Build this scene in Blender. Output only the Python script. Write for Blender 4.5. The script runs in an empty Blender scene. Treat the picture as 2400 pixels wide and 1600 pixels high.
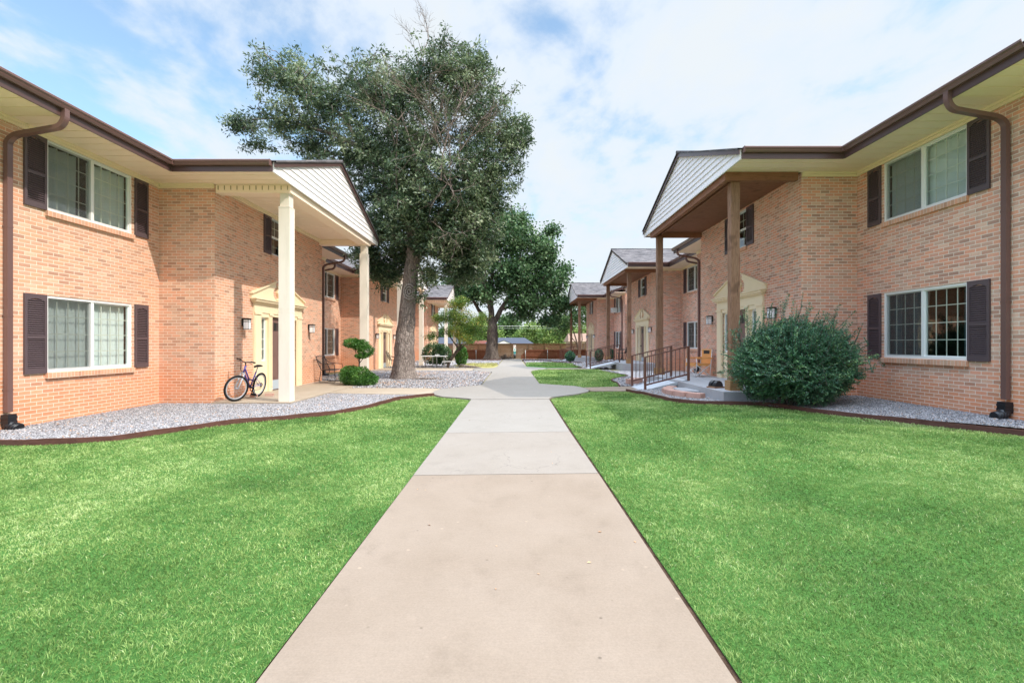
import bpy, math, random
import numpy as np
from math import sin, cos, pi, radians, sqrt
from mathutils import Vector, Matrix

random.seed(7)
S = bpy.context.scene
col = S.collection

# ------------------------------------------------------------------ camera
EYE = 1.42
cd = bpy.data.cameras.new('Camera')
cam = bpy.data.objects.new('Camera', cd)
col.objects.link(cam)
cam.location = (0, 0, EYE)
cam.rotation_euler = (radians(90), 0, 0)
cd.sensor_width = 36.0
cd.lens = 17.0
cd.shift_x = -5 / 2400
cd.shift_y = 4 / 2400
cd.clip_start = 0.05
cd.clip_end = 3000
S.camera = cam

# ------------------------------------------------------------------ sun and sky
SUN_EL = radians(45.5)
sun_h = Vector((0.896, -0.443, 0)).normalized()
sund = Vector((sun_h.x * cos(SUN_EL), sun_h.y * cos(SUN_EL), sin(SUN_EL)))
sl = bpy.data.lights.new('Sun', 'SUN')
sl.energy = 3.1
sl.angle = radians(0.6)
sl.color = (1.0, 0.93, 0.82)
sun = bpy.data.objects.new('Sun', sl)
col.objects.link(sun)
sun.location = (20, -10, 30)
sun.rotation_euler = sund.to_track_quat('Z', 'Y').to_euler()

S.view_settings.view_transform = 'Standard'
S.view_settings.look = 'None'
S.view_settings.exposure = 0.45
S.view_settings.gamma = 1.0
S.render.engine = 'CYCLES'
S.cycles.use_denoising = True
S.cycles.max_bounces = 8
S.cycles.transparent_max_bounces = 16

W = bpy.data.worlds.new('World')
S.world = W
W.use_nodes = True
nt = W.node_tree
nt.nodes.clear()
def nn(t, **k):
    n = nt.nodes.new(t)
    for a, b in k.items():
        setattr(n, a, b)
    return n
def math_n(op, a=None, b=None, clamp=False):
    n = nn('ShaderNodeMath', operation=op)
    n.use_clamp = clamp
    for i, v in enumerate((a, b)):
        if v is None: continue
        if isinstance(v, (int, float)): n.inputs[i].default_value = v
        else: nt.links.new(v, n.inputs[i])
    return n.outputs[0]
def mapr(v, a, b, c=0.0, d=1.0, smooth=True):
    n = nn('ShaderNodeMapRange')
    n.interpolation_type = 'SMOOTHSTEP' if smooth else 'LINEAR'
    nt.links.new(v, n.inputs[0])
    for i, q in enumerate((a, b, c, d)): n.inputs[i + 1].default_value = q
    return n.outputs[0]
sky = nn('ShaderNodeTexSky', sky_type='NISHITA')
sky.sun_disc = False
sky.sun_elevation = SUN_EL
sky.sun_rotation = math.atan2(sun_h.x, sun_h.y)
sky.air_density = 1.0
sky.dust_density = 0.6
sky.ozone_density = 1.6
tc = nn('ShaderNodeTexCoord')
sep = nn('ShaderNodeSeparateXYZ')
nt.links.new(tc.outputs['Generated'], sep.inputs[0])
zc = math_n('MAXIMUM', math_n('ADD', sep.outputs[2], 0.22), 0.08)
u = math_n('DIVIDE', sep.outputs[0], zc)
v = math_n('DIVIDE', sep.outputs[1], zc)
cmb = nn('ShaderNodeCombineXYZ')
nt.links.new(u, cmb.inputs[0]); nt.links.new(v, cmb.inputs[1])
mp = nn('ShaderNodeMapping')
mp.inputs['Rotation'].default_value = (0, 0, radians(38))
mp.inputs['Scale'].default_value = (1.25, 0.95, 1)
mp.inputs['Location'].default_value = (3.1, 1.4, 0)
nt.links.new(cmb.outputs[0], mp.inputs[0])
n1 = nn('ShaderNodeTexNoise'); n1.inputs['Scale'].default_value = 2.5; n1.inputs['Detail'].default_value = 10; n1.inputs['Roughness'].default_value = 0.58; n1.inputs['Distortion'].default_value = 0.25
nt.links.new(mp.outputs[0], n1.inputs['Vector'])
n2 = nn('ShaderNodeTexNoise'); n2.inputs['Scale'].default_value = 0.45; n2.inputs['Detail'].default_value = 4
nt.links.new(mp.outputs[0], n2.inputs['Vector'])
# more cloud to the right, thinner to the left
bias = mapr(sep.outputs[0], -0.70, 0.30, 0.0, 0.185, True)
low = mapr(sep.outputs[2], 0.0, 0.3, 0.14, 0.0, True)
dens = math_n('ADD', math_n('ADD', math_n('ADD', math_n('MULTIPLY', n1.outputs[0], 0.80), math_n('MULTIPLY', n2.outputs[0], 0.30)), bias), low)
n3 = nn('ShaderNodeTexNoise'); n3.inputs['Scale'].default_value = 8.5; n3.inputs['Detail'].default_value = 6; n3.inputs['Roughness'].default_value = 0.55
nt.links.new(mp.outputs[0], n3.inputs['Vector'])
dens = math_n('ADD', dens, math_n('MULTIPLY', math_n('SUBTRACT', n3.outputs[0], 0.5), 0.22))
mask = mapr(dens, 0.50, 0.70, 0.16, 0.97, True)
thick = mapr(dens, 0.62, 0.85, 0.0, 1.0, True)
cloudc = nn('ShaderNodeMix', data_type='RGBA')
cloudc.inputs[6].default_value = (0.60, 0.67, 0.76, 1)
cloudc.inputs[7].default_value = (0.64, 0.68, 0.71, 1)
nt.links.new(thick, cloudc.inputs[0])
skb = nn('ShaderNodeVectorMath', operation='MULTIPLY')
nt.links.new(sky.outputs[0], skb.inputs[0])
skb.inputs[1].default_value = (0.195, 0.225, 0.215)
mix = nn('ShaderNodeMix', data_type='RGBA')
nt.links.new(mask, mix.inputs[0])
nt.links.new(skb.outputs[0], mix.inputs[6])
nt.links.new(cloudc.outputs[2], mix.inputs[7])
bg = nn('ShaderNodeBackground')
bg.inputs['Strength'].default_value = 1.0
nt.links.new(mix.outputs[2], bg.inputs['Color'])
# sky strength raised overhead, out of view, added to fill the shaded walls
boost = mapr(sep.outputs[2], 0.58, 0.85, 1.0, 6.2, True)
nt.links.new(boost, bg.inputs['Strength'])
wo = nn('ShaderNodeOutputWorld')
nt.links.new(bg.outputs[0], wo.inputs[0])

# ------------------------------------------------------------------ materials
class M:
    """tiny node-material helper"""
    def __init__(s, name, color=(.5, .5, .5), rough=.7, spec=.3, metal=0):
        s.m = bpy.data.materials.new(name)
        s.m.use_nodes = True
        s.t = s.m.node_tree
        s.b = s.t.nodes['Principled BSDF']
        s.out = s.t.nodes['Material Output']
        s.b.inputs['Base Color'].default_value = (*color, 1)
        s.b.inputs['Roughness'].default_value = rough
        s.b.inputs['Specular IOR Level'].default_value = spec
        s.b.inputs['Metallic'].default_value = metal
    def n(s, t, **k):
        q = s.t.nodes.new(t)
        for a, b in k.items(): setattr(q, a, b)
        return q
    def l(s, a, b): s.t.links.new(a, b)
    def coord(s, kind='Object', scale=(1, 1, 1), rot=(0, 0, 0)):
        c = s.n('ShaderNodeTexCoord'); m = s.n('ShaderNodeMapping')
        m.inputs['Scale'].default_value = scale; m.inputs['Rotation'].default_value = rot
        s.l(c.outputs[kind], m.inputs[0])
        return m.outputs[0]
    def noise(s, vec, scale, detail=4, rough=.5, dist=0):
        q = s.n('ShaderNodeTexNoise')
        q.inputs['Scale'].default_value = scale; q.inputs['Detail'].default_value = detail
        q.inputs['Roughness'].default_value = rough; q.inputs['Distortion'].default_value = dist
        if vec is not None: s.l(vec, q.inputs['Vector'])
        return q.outputs[0]
    def ramp(s, fac, stops, interp='LINEAR'):
        r = s.n('ShaderNodeValToRGB'); r.color_ramp.interpolation = interp
        e = r.color_ramp.elements
        while len(e) < len(stops): e.new(.5)
        for i, (p, c) in enumerate(stops):
            e[i].position = p; e[i].color = (*c, 1) if len(c) == 3 else c
        s.l(fac, r.inputs[0])
        return r.outputs[0]
    def mixc(s, fac, a, b, mode='MIX'):
        q = s.n('ShaderNodeMix', data_type='RGBA', blend_type=mode)
        for i, v in ((0, fac), (6, a), (7, b)):
            if isinstance(v, (int, float)): q.inputs[i].default_value = v
            elif isinstance(v, tuple): q.inputs[i].default_value = (*v, 1)
            else: s.l(v, q.inputs[i])
        return q.outputs[2]
    def math(s, op, a, b=0.0):
        q = s.n('ShaderNodeMath', operation=op)
        for i, v in enumerate((a, b)):
            if isinstance(v, (int, float)): q.inputs[i].default_value = v
            else: s.l(v, q.inputs[i])
        return q.outputs[0]
    def color(s, c): s.l(c, s.b.inputs['Base Color'])
    def bump(s, h, strength=.5, dist=.01):
        q = s.n('ShaderNodeBump')
        q.inputs['Strength'].default_value = strength; q.inputs['Distance'].default_value = dist
        s.l(h, q.inputs['Height']); s.l(q.outputs[0], s.b.inputs['Normal'])

def brick_material(name, w, h, offset, stops, mortar, msize=.0085):
    m = M(name, rough=.9, spec=.15)
    uv = m.coord('UV')
    # slight waviness
    br = m.n('ShaderNodeTexBrick'); br.offset = offset; br.squash = 1
    br.inputs['Color1'].default_value = (0, 0, 0, 1); br.inputs['Color2'].default_value = (1, 1, 1, 1)
    br.inputs['Mortar'].default_value = (.5, .5, .5, 1)
    br.inputs['Scale'].default_value = 1; br.inputs['Mortar Size'].default_value = msize * .68
    br.inputs['Mortar Smooth'].default_value = .25; br.inputs['Bias'].default_value = 0
    br.inputs['Brick Width'].default_value = w; br.inputs['Row Height'].default_value = h
    m.l(uv, br.inputs['Vector'])
    c = m.ramp(br.outputs['Color'], stops)
    big = m.noise(uv, .55, 4, .6)
    c = m.mixc(m.math('MULTIPLY', m.math('SUBTRACT', big, .38), .9), c, (.76, .48, .35))
    fine = m.noise(uv, 60, 3, .6)
    c = m.mixc(.28, c, m.ramp(fine, [(.3, (.55, .55, .55)), (.7, (1.25, 1.2, 1.15))]), 'MULTIPLY')
    eff = m.noise(m.coord('UV', (1, 2.2, 1)), 1.7, 6, .65)
    effm = m.ramp(eff, [(.62, (0, 0, 0)), (.78, (.45, .45, .45))])
    c = m.mixc(effm, c, (.62, .52, .44))
    sx = m.n('ShaderNodeSeparateXYZ'); m.l(uv, sx.inputs[0])
    hz = m.math('ADD', sx.outputs[1], m.math('MULTIPLY', m.noise(m.coord('UV', (1, .6, 1)), 1.6, 5, .6), -1.1))
    soil = m.ramp(hz, [(.0, (.55, .55, .55)), (.45, (0, 0, 0))])
    c = m.mixc(soil, c, (.70, .26, .11))
    stk = m.ramp(m.noise(m.coord('UV', (5, .35, 1)), 1.3, 6, .7), [(.56, (0, 0, 0)), (.74, (.38, .38, .38))])
    c = m.mixc(stk, c, (.36, .27, .21))
    mo = m.mixc(m.noise(uv, 3, 4), mortar, tuple(v * .75 for v in mortar))
    m.color(m.mixc(br.outputs['Fac'], c, mo))
    hh = m.math('SUBTRACT', m.math('MULTIPLY', fine, .25), br.outputs['Fac'])
    m.bump(hh, .55, .006)
    return m.m

BR = [(0.0, (.46, .245, .170)), (.2, (.63, .330, .220)), (.45, (.78, .380, .240)), (.62, (.73, .370, .245)), (.82, (.60, .355, .250)), (1, (.78, .480, .335))]
BR2 = [(0.0, (.43, .240, .182)), (.22, (.63, .315, .220)), (.45, (.81, .360, .232)), (.62, (.73, .345, .245)), (.8, (.58, .355, .270)), (1, (.80, .500, .375))]
m_brick = brick_material('brick_warm', .205, .0677, .5, BR, (.90, .76, .61))
m_brick2 = brick_material('brick_red', .205, .0677, .5, BR2, (.92, .80, .68))
m_rowlock = brick_material('brick_rowlock', .072, .40, 0.0, BR, (.84, .70, .55), .007)

def painted(name, c, rough=.45, spec=.4, var=.12, dirt=None):
    m = M(name, c, rough, spec)
    o = m.coord('Object')
    n = m.noise(o, 2.5, 5, .6)
    c2 = tuple(v * (1 - var) for v in c)
    x = m.mixc(n, c2, c)
    if dirt:
        d = m.ramp(m.noise(m.coord('Object', (6, 6, .8)), 1.2, 6, .65), [(.52, (0, 0, 0)), (.75, (.35, .35, .35))])
        x = m.mixc(d, x, dirt)
    m.color(x)
    m.bump(m.noise(o, 45, 3), .08, .004)
    return m.m
m_cream = painted('cream_paint', (.90, .74, .51), .5, .35, .08)
m_soffit = painted('cream_soffit', (1.0, .80, .63), .6, .3, .05)
m_siding = painted('white_siding', (.86, .80, .79), .5, .35, .10, (.60, .58, .52))
m_column = painted('ivory_column', (.80, .72, .62), .45, .35, .06, (.55, .48, .38))
m_fascia = painted('brown_fascia', (.11, .060, .055), .30, .5, .15)
m_gutter = painted('brown_gutter', (.17, .092, .082), .25, .55, .12)
m_shutter = painted('brown_shutter', (.105, .074, .082), .42, .4, .12)
m_white = painted('white_vinyl', (.82, .82, .80), .35, .45, .05)
m_muntin = painted('beige_muntin', (.78, .76, .66), .4, .4, .05)
m_gap = painted('trim_groove', (.40, .31, .18), .6, .3, .1)
m_door = painted('mauve_brown_door', (.20, .115, .100), .45, .4, .08)
m_kick = painted('grey_kick_plate', (.45, .52, .58), .35, .5, .1)
m_black = painted('black_metal', (.018, .017, .018), .4, .5, .1)
m_boot = painted('black_plastic', (.012, .013, .017), .35, .5, .1)
m_bronze = painted('bronze_rail', (.150, .062, .042), .45, .45, .25, (.22, .15, .11))

def glass_mat(name, tint, refl):
    m = M(name)
    t = m.t; t.nodes.remove(m.b)
    tr = m.n('ShaderNodeBsdfTransparent'); tr.inputs[0].default_value = (*tint, 1)
    gl = m.n('ShaderNodeBsdfGlossy'); gl.inputs['Roughness'].default_value = .015; gl.inputs[0].default_value = (.95, 1, 1, 1)
    lw = m.n('ShaderNodeLayerWeight'); lw.inputs[0].default_value = .5
    f = m.math('ADD', m.math('MULTIPLY', m.math('POWER', lw.outputs['Facing'], 4.0), .9), .05 + refl)
    f2 = m.n('ShaderNodeClamp'); m.l(f, f2.inputs[0])
    # a whisper of waviness in the reflections
    b = m.n('ShaderNodeBump'); b.inputs['Strength'].default_value = .12; b.inputs['Distance'].default_value = .01
    m.l(m.noise(m.coord('Object'), 2.2, 2), b.inputs['Height']); m.l(b.outputs[0], gl.inputs['Normal'])
    ms = m.n('ShaderNodeMixShader'); m.l(f2.outputs[0], ms.inputs[0]); m.l(tr.outputs[0], ms.inputs[1]); m.l(gl.outputs[0], ms.inputs[2])
    m.l(ms.outputs[0], m.out.inputs[0])
    return m.m
m_glass = glass_mat('window_glass', (.80, .87, .86), .03)
m_screen = M('insect_screen', (.10, .10, .10), .8)
tr = m_screen.n('ShaderNodeBsdfTransparent'); ms = m_screen.n('ShaderNodeMixShader'); ms.inputs[0].default_value = .36
m_screen.l(tr.outputs[0], ms.inputs[1]); m_screen.l(m_screen.b.outputs[0], ms.inputs[2]); m_screen.l(ms.outputs[0], m_screen.out.inputs[0])
m_screen = m_screen.m
m_blind = painted('pale_blinds', (.88, .89, .87), .7, .2, .1)
m_curtain = painted('grey_curtain', (.74, .76, .74), .8, .1, .2)
m_darkcurtain = painted('dark_curtain', (.05, .085, .095), .8, .1, .3)
m_frost = M('frosted_lamp_glass', (.95, .95, .97), .35, .5); m_frost = m_frost.m
m_room = painted('dark_room', (.05, .045, .04), .9, .1, .2)

def wood(name, c1, c2, axis=(1, 1, 14), rough=.7, bumps=.35):
    m = M(name, c1, rough, .25)
    a = m.coord('Object', axis)
    n = m.noise(a, 2.2, 8, .62, .6)
    x = m.ramp(n, [(.3, c1), (.55, c2), (.75, tuple(v * .6 for v in c1))])
    k = m.noise(m.coord('Object'), 2.6, 2)
    x = m.mixc(m.ramp(k, [(.62, (0, 0, 0)), (.72, (.5, .5, .5))]), x, tuple(v * .45 for v in c1))
    m.color(x)
    m.bump(n, bumps, .01)
    return m.m
m_postwood = wood('stained_post_wood', (.155, .070, .040), (.31, .175, .110), (16, 16, 1.2))
m_beamwood = wood('dark_beam_wood', (.19, .080, .044), (.28, .125, .07), (1.2, 1.2, 12))
m_ceilwood = wood('dark_ceiling_plywood', (.18, .070, .038), (.25, .11, .06), (2, 8, 2))
m_plinth = wood('plinth_wood', (.26, .14, .06), (.36, .21, .10), (3, 3, 6))
m_edging = wood('brown_timber_edging', (.072, .030, .023), (.125, .055, .043), (2.5, 2.5, 10), .65)
m_fence = wood('cedar_fence', (.095, .046, .024), (.155, .080, .045), (1.0, 1.0, 12), .8)
m_fence2 = wood('dark_picket_fence', (.16, .055, .032), (.24, .085, .050), (8, 8, 1), .8)
m_steel = painted('galvanised_steel', (.55, .57, .58), .4, .5, .2)
m_alu = painted('ramp_aluminium', (.55, .58, .62), .45, .5, .15)

# shingles
ms_ = M('grey_shingles', rough=.95, spec=.1)
b_ = ms_.n('ShaderNodeTexBrick'); b_.offset = .5
for k, q in (('Color1', (0, 0, 0, 1)), ('Color2', (1, 1, 1, 1)), ('Mortar', (.0, .0, .0, 1))): b_.inputs[k].default_value = q
b_.inputs['Scale'].default_value = 1; b_.inputs['Brick Width'].default_value = .3; b_.inputs['Row Height'].default_value = .14; b_.inputs['Mortar Size'].default_value = .004
ms_.l(ms_.coord('UV'), b_.inputs['Vector'])
c_ = ms_.ramp(b_.outputs['Color'], [(0, (.085, .078, .080)), (.5, (.13, .12, .122)), (1, (.18, .165, .165))])
c_ = ms_.mixc(.5, c_, ms_.ramp(ms_.noise(ms_.coord('UV'), .9, 5), [(.35, (.75, .75, .78)), (.7, (1.2, 1.17, 1.15))]), 'MULTIPLY')
ms_.color(c_); ms_.bump(ms_.math('SUBTRACT', ms_.noise(ms_.coord('UV'), 80, 2), b_.outputs['Fac']), .5, .006)
m_shingle = ms_.m

def concrete(name, base, warm, spots=.5):
    m = M(name, base, .85, .2)
    o = m.coord('Object')
    a = m.noise(o, 1.1, 6, .62)
    c = m.mixc(m.ramp(a, [(.35, (0, 0, 0)), (.68, (1, 1, 1))]), base, warm)
    st = m.noise(m.coord('Object', (1, 1, 1)), 4.5, 8, .72)
    c = m.mixc(m.ramp(st, [(.30, (.30, .30, .30)), (.46, (0, 0, 0))]), c, tuple(v * .72 for v in base))
    lt = m.noise(o, 9, 6, .7)
    c = m.mixc(m.ramp(lt, [(.60, (0, 0, 0)), (.74, (.5, .5, .5))]), c, tuple(min(.85, v * 1.22) for v in base))
    vo = m.n('ShaderNodeTexVoronoi'); vo.inputs['Scale'].default_value = 8; m.l(o, vo.inputs['Vector'])
    sp = m.ramp(vo.outputs['Distance'], [(.05, (spots * 1.5, spots * 1.5, spots * 1.5)), (.10, (0, 0, 0))])
    sel = m.ramp(m.noise(o, 5, 3), [(.56, (0, 0, 0)), (.62, (1, 1, 1))])
    c = m.mixc(m.mixc(1.0, sp, sel, 'MULTIPLY'), c, tuple(v * .45 for v in base))
    v2 = m.n('ShaderNodeTexVoronoi'); v2.inputs['Scale'].default_value = 6.5; m.l(o, v2.inputs['Vector'])
    c = m.mixc(m.mixc(1.0, m.ramp(v2.outputs['Distance'], [(.05, (.7, .7, .7)), (.10, (0, 0, 0))]), m.ramp(m.noise(o, 3.1, 3), [(.45, (0, 0, 0)), (.55, (1, 1, 1))]), 'MULTIPLY'), c, tuple(min(.9, v * 1.5) for v in base))
    g = m.noise(o, 95, 5, .75)
    c = m.mixc(.42, c, m.ramp(g, [(.3, (.72, .72, .72)), (.7, (1.22, 1.22, 1.22))]), 'MULTIPLY')
    br_ = m.noise(m.coord('Object', (1.2, 60, 1)), 3.0, 4, .7)
    c = m.mixc(.16, c, m.ramp(br_, [(.3, (.78, .78, .78)), (.7, (1.18, 1.18, 1.18))]), 'MULTIPLY')
    v3 = m.n('ShaderNodeTexVoronoi'); v3.feature = 'DISTANCE_TO_EDGE'; v3.inputs['Scale'].default_value = .42
    dv = m.n('ShaderNodeVectorMath', operation='ADD'); dn = m.n('ShaderNodeTexNoise'); dn.inputs['Scale'].default_value = 2.2; dn.inputs['Detail'].default_value = 6
    m.l(o, dn.inputs['Vector']); m.l(o, dv.inputs[0]); m.l(dn.outputs['Color'], dv.inputs[1]); m.l(dv.outputs[0], v3.inputs['Vector'])
    ck = m.mixc(1.0, m.ramp(v3.outputs['Distance'], [(.0, (.6, .6, .6)), (.0022, (0, 0, 0))]), m.ramp(m.noise(o, .55, 2), [(.52, (0, 0, 0)), (.58, (1, 1, 1))]), 'MULTIPLY')
    c = m.mixc(ck, c, tuple(v * .45 for v in base))
    m.color(c)
    m.bump(m.math('ADD', g, m.math('MULTIPLY', lt, .6)), .35, .004)
    return m.m
m_pathA = concrete('beige_old_concrete', (.222, .170, .127), (.255, .199, .153))
m_pathB = concrete('grey_concrete', (.236, .200, .166), (.257, .221, .187), .25)
m_pathC = concrete('pale_concrete', (.246, .220, .192), (.262, .236, .208), .25)
m_slab = concrete('porch_concrete', (.34, .275, .205), (.38, .31, .24), .2)
m_slabR = concrete('grey_porch_concrete', (.36, .355, .365), (.41, .405, .415), .2)
m_pinkblock = concrete('pink_retaining_block', (.46, .27, .22), (.55, .36, .29), .3)

m = M('soil', (.10, .065, .045), .95, .1)
o = m.coord('Object')
c = m.ramp(m.noise(o, 9, 8, .7), [(.3, (.030, .018, .012)), (.55, (.085, .050, .033)), (.8, (.16, .105, .07))])
m.color(c); m.bump(m.noise(o, 40, 6, .7), .8, .02)
m_soil = m.m
m = M('dry_ground', (.3, .24, .15), .95, .1)
o = m.coord('Object')
c = m.ramp(m.noise(o, .6, 8, .7), [(.3, (.13, .16, .05)), (.5, (.28, .24, .12)), (.7, (.36, .30, .19))])
m.color(c); m.bump(m.noise(o, 14, 6, .7), .8, .04)
m_ground = m.m
# lawn under-layer
def lawn_mat(name, dark, light):
    m = M(name, dark, .9, .1)
    o = m.coord('Object')
    c = m.ramp(m.noise(o, 30, 6, .7), [(.3, dark), (.7, light)])
    m.color(c); m.bump(m.noise(o, 70, 6, .7), 1, .02)
    return m.m
m_lawn = lawn_mat('lawn_thatch', (.035, .10, .020), (.10, .23, .05))
m_lawnfar = lawn_mat('lawn_far', (.12, .28, .035), (.22, .42, .06))
m_lawndry = lawn_mat('lawn_dry', (.30, .27, .09), (.42, .38, .15))

def tone_mat(name, stops, rough=.55, trans=.35, spec=.3, patch=None, attr='tone'):
    m = M(name, (.1, .2, .05), rough, spec)
    a = m.n('ShaderNodeAttribute'); a.attribute_name = attr
    c = m.ramp(a.outputs['Fac'], stops)
    if patch:
        o = m.coord('Object')
        p = m.noise(m.coord('Object', (1, 1, 0)), patch[0], 5, .6)
        c = m.mixc(1.0, c, m.ramp(p, [(.32, patch[1]), (.68, patch[2])]), 'MULTIPLY')
    m.color(c)
    if trans:
        t = m.n('ShaderNodeBsdfTranslucent'); m.l(c, t.inputs[0])
        x = m.n('ShaderNodeMixShader'); x.inputs[0].default_value = trans
        m.l(m.b.outputs[0], x.inputs[1]); m.l(t.outputs[0], x.inputs[2]); m.l(x.outputs[0], m.out.inputs[0])
    return m.m
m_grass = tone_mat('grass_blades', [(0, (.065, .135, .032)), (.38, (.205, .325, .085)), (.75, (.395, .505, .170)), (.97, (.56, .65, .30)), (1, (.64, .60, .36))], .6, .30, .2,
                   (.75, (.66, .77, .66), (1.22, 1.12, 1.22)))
m_leaf_oak = tone_mat('oak_leaves', [(0, (.030, .060, .026)), (.5, (.085, .135, .060)), (.85, (.20, .26, .13)), (1, (.36, .41, .24))], .42, .28, .5)
m_leaf_syc = tone_mat('maple_leaves', [(0, (.030, .075, .028)), (.5, (.075, .155, .055)), (1, (.19, .29, .13))], .45, .3, .4)
m_leaf_yel = tone_mat('yellow_green_leaves', [(0, (.05, .12, .025)), (.55, (.14, .24, .045)), (.9, (.28, .31, .06)), (1, (.46, .36, .07))], .5, .4, .3)
m_leaf_far = tone_mat('far_leaves', [(0, (.09, .16, .04)), (.5, (.22, .34, .09)), (1, (.40, .48, .17))], .6, .35, .2)
m_leaf_fard = tone_mat('far_dark_leaves', [(0, (.035, .08, .025)), (.5, (.08, .16, .05)), (1, (.17, .26, .09))], .6, .3, .2)
m_leaf_yew = tone_mat('dark_shrub_leaves', [(0, (.022, .075, .045)), (.5, (.055, .155, .085)), (.9, (.13, .28, .13)), (1, (.26, .42, .17))], .38, .2, .5)
m_leaf_box = tone_mat('box_leaves', [(0, (.03, .10, .015)), (.5, (.075, .21, .035)), (1, (.19, .36, .08))], .4, .3, .5)
m_stone = tone_mat('gravel_stones', [(0, (.06, .056, .062)), (.35, (.20, .19, .196)), (.75, (.36, .345, .350)), (.93, (.52, .50, .50)), (1, (.42, .27, .18))], .8, 0, .2)
m_litter = tone_mat('fallen_leaf', [(0, (.22, .10, .05)), (.6, (.48, .27, .15)), (1, (.62, .40, .22))], .8, .1, .1)

m = M('gravel_base', (.45, .42, .40), .95, .1)
o = m.coord('Object')
vo = m.n('ShaderNodeTexVoronoi'); vo.inputs['Scale'].default_value = 30; m.l(o, vo.inputs['Vector'])
gr_ = m.n('ShaderNodeSeparateColor'); m.l(vo.outputs['Color'], gr_.inputs[0])
c = m.ramp(gr_.outputs[0], [(0, (.20, .18, .19)), (.5, (.42, .39, .39)), (1, (.62, .59, .58))])
c = m.mixc(m.ramp(m.noise(o, .9, 6, .7), [(.50, (0, 0, 0)), (.72, (.7, .7, .7))]), c, (.40, .32, .20))
m.color(c); m.bump(vo.outputs['Distance'], 1.0, -.02)
m_gravel = m.m

def bark_mat(name, c1, c2, sc=7):
    m = M(name, c1, .95, .1)
    o = m.coord('Object', (1, 1, .35))
    n = m.noise(o, sc, 9, .72, .8)
    vo = m.n('ShaderNodeTexVoronoi'); vo.feature = 'DISTANCE_TO_EDGE'; vo.inputs['Scale'].default_value = sc * 2.2
    m.l(o, vo.inputs['Vector'])
    e = m.ramp(vo.outputs['Distance'], [(0, (0, 0, 0)), (.12, (1, 1, 1))])
    c = m.ramp(n, [(.3, tuple(v * .55 for v in c1)), (.5, c1), (.72, c2)])
    c = m.mixc(.35, c, e, 'MULTIPLY')
    m.color(c)
    m.bump(m.math('ADD', n, m.math('MULTIPLY', e, .5)), 1, .05)
    return m.m
m_bark = bark_mat('grey_bark', (.30, .245, .215), (.46, .40, .36))
m_barkd = bark_mat('dark_bark', (.12, .095, .08), (.24, .20, .17), 3)
m_knot = bark_mat('pale_knot_bark', (.52, .46, .42), (.66, .60, .55), 12)
m_deadtwig = bark_mat('dead_twig', (.30, .23, .19), (.46, .38, .33), 10)

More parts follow.
